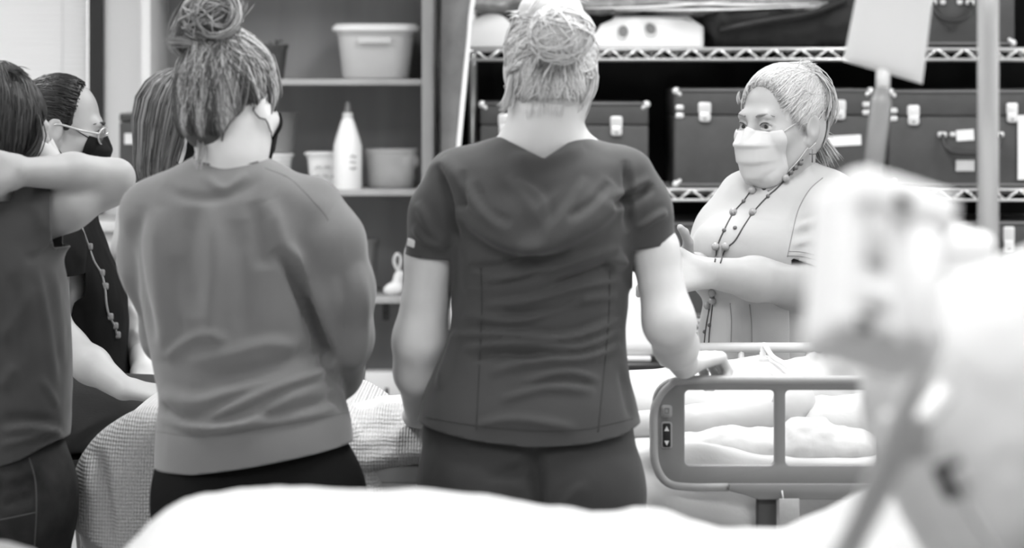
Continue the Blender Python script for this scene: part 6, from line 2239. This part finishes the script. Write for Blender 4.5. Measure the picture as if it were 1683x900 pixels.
ts = garment('t_shirt', T, 0.006, 'tee', P4, wob=(0.002, 5), seed=14,
             cuts=(both(plane(p(92, 345), (1, 0, 0.06)), plane(p(0, 405), (0, 0, 1))), both(plane(p(-25, 322, 0.0), (0.0, -0.1, 1)), plane(p(30, 0), (-1, 0, 0))), both(below([(-300, 770), (-150, 770), (0, 757), (50, 742), (85, 724), (105, 716), (200, 714)], p), plane(p(0, 690), (0, 0, -1)))),
             folds=[([(60, 430), (75, 500), (88, 580), (95, 640)], 8, 5, 0.4), ([(90, 440), (104, 520), (110, 600)], 7, 5, 0.4), ([(0, 560), (30, 520), (60, 470)], 12, 5), ([(0, 640), (25, 600)], 10, 5),
                    ([(0, 705), (50, 700), (90, 705), (108, 718)], 7, 9, 0.5), ([(0, 735), (50, 722), (85, 708)], 7, 8, -0.4), ([(0, 690), (40, 686), (100, 692)], 7, -6), ([(40, 425), (70, 415), (92, 395)], 8, -6, 0.4), ([(30, 330), (60, 345), (70, 380)], 10, 4), ([(65, 620), (85, 650), (95, 670)], 6, 4), ([(20, 450), (30, 520), (28, 600)], 14, -4)])
T = Solid()
rows = [(690, -120, 95, 0.118), (740, -126, 104, 0.13), (800, -128, 108, 0.135), (850, -125, 106, 0.125)]
T.loft([(p(0, y)[2], (p(a, 0)[0] + p(b, 0)[0]) / 2, D + 0.012, (b - a) / 2 * D / F, dp) for y, a, b, dp in rows], 0.04, n=2.2, cap=0.03)
for h_, k_, a_ in zip(hips, knees, ank):
    T.ell(V(h_[0], D - 0.03, p(0, 830)[2]), (0.075, 0.09, 0.085), 0.05)
    T.chain([h_ + V(0, 0, 0), k_, a_ + V(0, 0, -0.04)], [0.08, 0.066, 0.052], 0.04)
jn = garment('jeans', T, 0.009, 'denim', P4, cuts=(plane(p(0, 705), (0, 0, 1)),), folds=[([(0, 790), (40, 780), (60, 770)], 8, 5), ([(0, 830), (30, 822), (55, 815)], 8, -5), ([(-10, 790), (-12, 860)], 9, -14)])
tr = tree_of(jn)
seam('side_seam', [(48, 752), (58, 790), (60, 840), (57, 900), (55, 960)], tr, 0.0016, 'seam_denim', jn)
seam('pocket_seam', [(-10, 856), (20, 850), (58, 842)], tr, 0.0014, 'seam_denim', jn)
shoes(P4, ank, (0.5, 0.86, 0))
Sh = Solid()
Ha.skull(Sh, 0.012)
Sh.ell(Ha(0, -0.03, -0.045), np.array((0.083, 0.085, 0.085)) * Ha.k, 0.04, R=Ha.R)
Sh.ell(Ha(0.0, -0.055, -0.085), np.array((0.07, 0.05, 0.06)) * Ha.k, 0.03, R=Ha.R)
Sh.ell(Ha(0.0, 0.2, -0.06), np.array((0.14, 0.155, 0.14)) * Ha.k, 0.012, 's', R=Ha.R)
rs = np.random.RandomState(41)
n = 1300
th = rs.uniform(-2.8, 2.8, n)
crown = Ha.arr(np.stack([0.012 * np.sin(th) , -0.02 - 0.02 * np.cos(th), 0.135 + 0 * th], 1))
ends = Ha.arr(np.stack([0.085 * np.sin(th), -0.04 - 0.085 * np.cos(th), -0.115 - 0.03 * rs.rand(n) + 0.03 * (np.abs(th) > 1.5)], 1))
pa = arcs(Ha, crown, ends, 14, 0.0, Sh, 0.003, 0.01, 9)
t1 = tuft([p(15, 115, -0.02), p(30, 118, -0.03), p(42, 128, -0.03)], 30, 0.005, 1)
t2 = tuft([p(62, 190, -0.02), p(66, 225, -0.03), p(52, 255, -0.04), p(40, 262, -0.04)], 40, 0.005, 2)
hair_object(P4, 'hair_dark', Sh, 0.007, 0.2, [(pa, rs.uniform(0.0014, 0.003, n), tones(n, 0.0, 1.0, 3, 1.6)), (t1, 0.0008, 0.5), (t2, 0.0014, 0.3)])
Ha.mask(P4, 'mask_white', B)

# ================================================================== person seated beyond the foot of the bed: black top, slick hair, glasses
D = 6.2
p = lambda x, y, dd=0.0: W(x, y, D + dd)
Hb = Head(p(101, 212, 0.0), 84, -9, 0.93)
B = Solid()
Hb.flesh(B)
B.chain([Hb(0, -0.02, -0.05), p(88, 290), p(85, 320)], [0.05, 0.05, 0.065], 0.03)
rows = [(335, 30, 150, 0.1), (400, 40, 165, 0.14), (470, 60, 185, 0.14), (560, 75, 192, 0.13), (640, 80, 200, 0.13), (690, 70, 190, 0.14)]
B.loft([(p(0, y)[2], (p(a, 0)[0] + p(b, 0)[0]) / 2, D + 0.02, (b - a) / 2 * D / F - 0.012, dp) for y, a, b, dp in rows], 0.03, cap=0.04)
A_ = [p(82, 385, -0.14), p(80, 530, -0.22), p(110, 572, -0.24), p(150, 600, -0.3), p(202, 638, -0.36)]
B.chain(A_, [0.045, 0.042, 0.043, 0.038, 0.025], 0.02)
hand(B, A_[-1], V(0.9, -0.1, -0.12), V(0.1, -0.25, 1), -1, 0.92, curl=(0.3, 0.35, 0.2), thumb=(0.8, 0.5, 0.4))
B.chain([p(95, 385, 0.17), p(110, 540, 0.2), p(185, 625, 0.0)], [0.045, 0.042, 0.026], 0.02)
hand(B, p(185, 625, 0.0), V(0.9, -0.3, -0.15), V(0.1, 0, 1), 1, 0.9)
st = 0.74                                           # seat height
hips = [V(p(95, 0)[0], D - 0.11, st + 0.09), V(p(95, 0)[0], D + 0.08, st + 0.09)]
knees = [V(p(95, 0)[0] + 0.4, D - 0.13, st + 0.085), V(p(95, 0)[0] + 0.4, D + 0.04, st + 0.075)]
ank = [V(p(95, 0)[0] + 0.36, D - 0.12, 0.36), V(p(95, 0)[0] + 0.36, D + 0.04, 0.36)]
legs(B, hips, knees, ank)
P5 = person_mesh(B, 0.007, [head_box(Hb, 0.13, 0.03) + (0.0036,), around(A_[-1] + V(0.06, 0, 0), 0.12) + (0.0038,)], 'seated person in a black top with slicked black hair, glasses and black mask', 'skin_tan')
Hb.eyes(P5)
Hb.brows(P5, 'lash')
Hb.mask(P5, 'mask_black', B, pleats=False)
T = Solid()
rows = [(318, 62, 120, 0.09, 0), (335, 40, 145, 0.15, 0), (370, 36, 158, 0.18, 0), (420, 42, 178, 0.175, 0), (475, 55, 202, 0.165, 0), (520, 62, 207, 0.16, 0), (580, 70, 206, 0.15, 0), (640, 74, 214, 0.155, 0), (690, 66, 212, 0.165, 0), (720, 64, 205, 0.16, 0)]
T.loft([(p(0, y)[2], (p(a, 0)[0] + p(b, 0)[0]) / 2, D + 0.02 + o, (b - a) / 2 * D / F, dp) for y, a, b, dp, o in rows], 0.03, n=2.2, cap=0.015)
T.chain([p(84, 365, -0.12), p(84, 420, -0.18), p(80, 490, -0.21)], [0.066, 0.062, 0.056], 0.04)
T.chain([p(95, 365, 0.15), p(105, 500, 0.19)], [0.062, 0.056], 0.04)
zl = lambda y: p(0, y)[2]
bt_ = garment('black_top', T, 0.007, 'black_top', P5, wob=(0.003, 6), seed=17,
              cuts=(both(plane(p(80, 456, -0.2), (0.1, 0, -1)), plane((0, D - 0.14, 0), (0, -1, 0)), plane(p(0, 530), (0, 0, 1))), plane(p(90, 326), (0.15, 0, 1))),
              folds=[([(115, 400), (150, 450), (160, 520)], 10, 6), ([(120, 480), (140, 540), (150, 600)], 10, -6), ([(95, 390), (110, 430), (112, 460)], 8, 5)])
# lanyard with small charms down the front
ly = lay(tree_of(bt_), [(135, 375), (146, 405), (155, 430), (166, 448), (172, 470), (175, 500), (180, 520), (188, 535), (192, 550)], 0.002, 0)
lan = link('lanyard', tube(smooth_path(ly, 4), 0.003, 6), 'print_grey', P5)
for k_ in [i for i in (1, 3, 4, 6, 7, 8) if i < len(ly)]:
    o = link('charm', rbox(0.018, 0.006, 0.016, 0.004, 2), 'mid_plastic', lan)
    o.location = ly[k_]
T = Solid()
T.ell((hips[0] + hips[1]) / 2 + V(0, 0, -0.01), (0.15, 0.19, 0.09), 0.05)
for h_, k_, a_ in zip(hips, knees, ank):
    T.chain([h_, k_, a_ + V(0, 0, -0.03)], [0.09, 0.074, 0.06], 0.04)
garment('trousers', T, 0.009, 'dark_trousers', P5, thick=0, wob=(0.002, 6), folds=[([(120, 720), (150, 695), (190, 680)], 6, 4), ([(120, 735), (160, 710), (200, 690)], 6, -4)])
for a_ in ank:
    S = Solid()
    S.rc(a_ + V(-0.03, 0, -0.06), a_ + V(0.15, 0, -0.07), 0.04, 0.033, 0.02)
    S.rc(a_ + V(0, 0, -0.05), a_, 0.042, 0.044, 0.02)
    v, q = S.mesh(0.008)
    link('shoe', mesh(v, q), 'shoe', P5)
# glasses
gl = link('glasses', None, None, P5)
for x in (-1, 1):
    ring = [Hb(x * (0.032 + 0.026 * math.cos(a)), 0.103 - 0.012 * abs(math.cos(a) * x + 0) * (1 if math.cos(a) > 0 else 0), -0.001 + 0.02 * math.sin(a)) for a in np.linspace(0, 2 * math.pi, 20, endpoint=False)]
    fr_ = link('rim', tube(ring, 0.0022, 6, True), 'glasses_pale', gl)
    c_ = np.mean(ring, 0)
    vs = [c_] + ring
    me = mesh(np.array(vs), [(0, i + 1, (i + 1) % 20 + 1) for i in range(20)])
    ln_ = link('lens', me, 'lens', fr_)
    md = ln_.modifiers.new('t', 'SOLIDIFY')
    md.thickness = 0.0012
    link('temple', tube(smooth_path([Hb(x * 0.06, 0.092, 0.004), Hb(x * 0.078, 0.05, 0.006), Hb(x * 0.083, -0.005, 0.012), Hb(x * 0.08, -0.03, -0.002)], 6), [0.003, 0.003, 0.0025, 0.002], 6), 'glasses_pale' if x > 0 else 'glasses_frame', gl)
link('bridge', tube(smooth_path([Hb(-0.008, 0.104, 0.003), Hb(0, 0.109, 0.007), Hb(0.008, 0.104, 0.003)], 5), 0.0022, 6), 'glasses_pale', gl)
Sh = Solid()
Hb.skull(Sh, 0.004)
Sh.ell(Hb(0, -0.06, -0.01), np.array((0.055, 0.05, 0.06)), 0.03, R=Hb.R)
Sh.ell(Hb(0, -0.12, 0.01), np.array((0.035, 0.035, 0.035)), 0.02)
Sh.ell(Hb(0, 0.17, 0.025), (0.13, 0.15, 0.14), 0.008, 's', R=Hb.R)
Sh.ell(Hb(0.085, 0.03, -0.06), (0.025, 0.06, 0.055), 0.008, 's', R=Hb.R)
rs = np.random.RandomState(51)
n = 700
th = rs.uniform(-1.9, 1.9, n)
roots = Hb.arr(np.stack([0.074 * np.sin(th), 0.034 * np.cos(th) + 0.0, 0.105 - 0.1 * np.abs(np.sin(th)) ** 2 + 0.006 * rs.normal(size=n)], 1))
pa = arcs(Hb, roots, np.tile(Hb(0, -0.1, 0.015), (n, 1)) + rs.normal(size=(n, 3)) * 0.012, 12, 0.0, Sh, 0.0015, 0.003, 4)
hair_object(P5, 'hair_black', Sh, 0.006, 0.2, [(pa, rs.uniform(0.001, 0.002, n), tones(n, 0, 1, 2, 1.5))])
# the stool she sits on
so = thing('tall_stool', 'tall stool under the seated person beyond the bed', 'stool', (p(95, 0)[0] - 0.02, D, 0))
link('seat', lathe([(0.001, st - 0.05), (0.17, st - 0.05), (0.18, st - 0.03), (0.175, st - 0.012), (0.001, st - 0.006)], 28), 'black_plastic', so)
for k_ in range(4):
    a = math.pi / 4 + k_ * math.pi / 2
    link('leg', tube([(0.1 * math.cos(a), 0.1 * math.sin(a), st - 0.05), (0.2 * math.cos(a), 0.2 * math.sin(a), 0.0)], 0.012, 8), 'dark_plastic', so)
link('foot_ring', tube([(0.165 * math.cos(a), 0.165 * math.sin(a), 0.26) for a in np.linspace(0, 2 * math.pi, 28, endpoint=False)], 0.009, 8, True), 'chrome', so)

# ================================================================== person with straight hair in a pale shirt, behind the sweatshirt
D = 6.55
p = lambda x, y, dd=0.0: W(x, y, D + dd)
Hc = Head(p(296, 208, 0.0), 112, -8, 0.95)
B = Solid()
Hc.flesh(B)
B.chain([Hc(0, -0.02, -0.05), p(285, 280), p(280, 310)], [0.05, 0.05, 0.065], 0.03)
rows = [(310, 225, 345, 0.09), (360, 210, 360, 0.12), (450, 220, 365, 0.12), (560, 230, 365, 0.12), (660, 225, 370, 0.13), (760, 225, 370, 0.13)]
B.loft([(p(0, y)[2], (p(a, 0)[0] + p(b, 0)[0]) / 2, D + 0.02, (b - a) / 2 * D / F - 0.012, dp) for y, a, b, dp in rows], 0.03, cap=0.04)
A_ = [p(228, 350, -0.1), p(226, 500, -0.14), p(238, 590, -0.32), p(236, 606, -0.36)]
B.chain(A_, [0.045, 0.04, 0.03, 0.027], 0.02)
hand(B, A_[-1], V(0.25, -0.55, -0.5), V(0.2, -0.6, 0.75), -1, 0.95, curl=(0.3, 0.4, 0.3), thumb=(0.8, 0.5, 0.2))
B.chain([p(340, 350, 0.1), p(350, 500, 0.12), p(330, 600, -0.1)], [0.045, 0.04, 0.027], 0.02)
hand(B, p(330, 600, -0.1), V(-0.3, -0.6, -0.3), V(0.2, -0.5, 0.8), 1, 0.9)
hips = [V(p(265, 0)[0], D, 0.82), V(p(335, 0)[0], D + 0.04, 0.82)]
knees = [V(p(265, 0)[0], D - 0.02, 0.46), V(p(338, 0)[0], D + 0.02, 0.46)]
ank = [V(p(265, 0)[0], D, 0.1), V(p(338, 0)[0], D + 0.04, 0.1)]
legs(B, hips, knees, ank)
P6 = person_mesh(B, 0.008, [head_box(Hc, 0.13, 0.03) + (0.0042,), around(A_[-1] + V(0.02, -0.05, -0.05), 0.12) + (0.0038,)], 'person with straight streaked hair and pale shirt, half hidden behind the sweatshirt', 'skin_light')
Hc.eyes(P6)
Hc.brows(P6)
Hc.mask(P6, 'mask_black', B)
T = Solid()
rows = [(285, 255, 330, 0.08, 0), (305, 225, 352, 0.11, 0), (340, 205, 368, 0.14, 0), (400, 205, 372, 0.145, 0), (480, 212, 372, 0.145, 0), (560, 222, 374, 0.145, 0), (660, 222, 378, 0.15, 0), (740, 222, 380, 0.155, 0)]
T.loft([(p(0, y)[2], (p(a, 0)[0] + p(b, 0)[0]) / 2, D + 0.02 + o, (b - a) / 2 * D / F, dp) for y, a, b, dp, o in rows], 0.03, n=2.2, cap=0.015)
T.chain([p(234, 345, -0.08), p(226, 420, -0.12), p(226, 500, -0.14), p(240, 588, -0.31)], [0.06, 0.056, 0.054, 0.038], 0.04)
T.chain([p(340, 345, 0.08), p(350, 500, 0.1), p(332, 596, -0.08)], [0.06, 0.054, 0.038], 0.04)
garment('shirt', T, 0.008, 'pale_shirt', P6, wob=(0.003, 6), seed=19,
        cuts=(both(plane(p(238, 598, -0.33), (0.0, -0.8, -0.6)), plane((0, D - 0.2, 0), (0, -1, 0))), plane(p(285, 292), (0.1, 0, 1))),
        folds=[([(212, 500), (230, 520), (250, 522)], 7, 5), ([(218, 540), (235, 552), (252, 548)], 7, 5), ([(222, 570), (240, 580), (255, 575)], 6, -5), ([(205, 350), (212, 420)], 8, 5), ([(225, 590), (240, 596), (256, 604)], 4, 4)])
T = Solid()
T.loft([(0.95, (hips[0][0] + hips[1][0]) / 2, D + 0.03, 0.14, 0.13), (0.86, (hips[0][0] + hips[1][0]) / 2, D + 0.03, 0.15, 0.14), (0.78, (hips[0][0] + hips[1][0]) / 2, D + 0.03, 0.14, 0.13)], 0.04, cap=0.03)
for h_, k_, a_ in zip(hips, knees, ank):
    T.chain([h_, k_, a_ + V(0, 0, -0.05)], [0.08, 0.068, 0.058], 0.04)
garment('trousers', T, 0.012, 'dark_trousers', P6, thick=0)
shoes(P6, ank, (0.9, -0.3, 0))
Sh = Solid()
Hc.skull(Sh, 0.012)
Sh.ell(Hc(0, -0.02, -0.05), np.array((0.086, 0.08, 0.1)) * Hc.k, 0.04, R=Hc.R)
Sh.ell(Hc(0.0, -0.02, -0.11), np.array((0.085, 0.065, 0.06)) * Hc.k, 0.03, R=Hc.R)
Sh.ell(Hc(0.0, 0.17, -0.07), np.array((0.085, 0.145, 0.15)) * Hc.k, 0.012, 's', R=Hc.R)
rs = np.random.RandomState(61)
n = 900
th = rs.uniform(-2.4, 2.4, n)
crown = Hc.arr(np.stack([0.01 * np.sin(th), 0.0 - 0.02 * np.cos(th), 0.137 + 0 * th], 1))
ends = Hc.arr(np.stack([0.09 * np.sin(th), -0.02 - 0.075 * np.cos(th), -0.135 - 0.035 * rs.rand(n)], 1))
pa = arcs(Hc, crown, ends, 14, 0.0, Sh, 0.003, 0.006, 9)
hair_object(P6, 'hair_brown', Sh, 0.007, 0.25, [(pa, rs.uniform(0.0012, 0.0026, n), tones(n, 0.0, 0.9, 3, 1.5))])
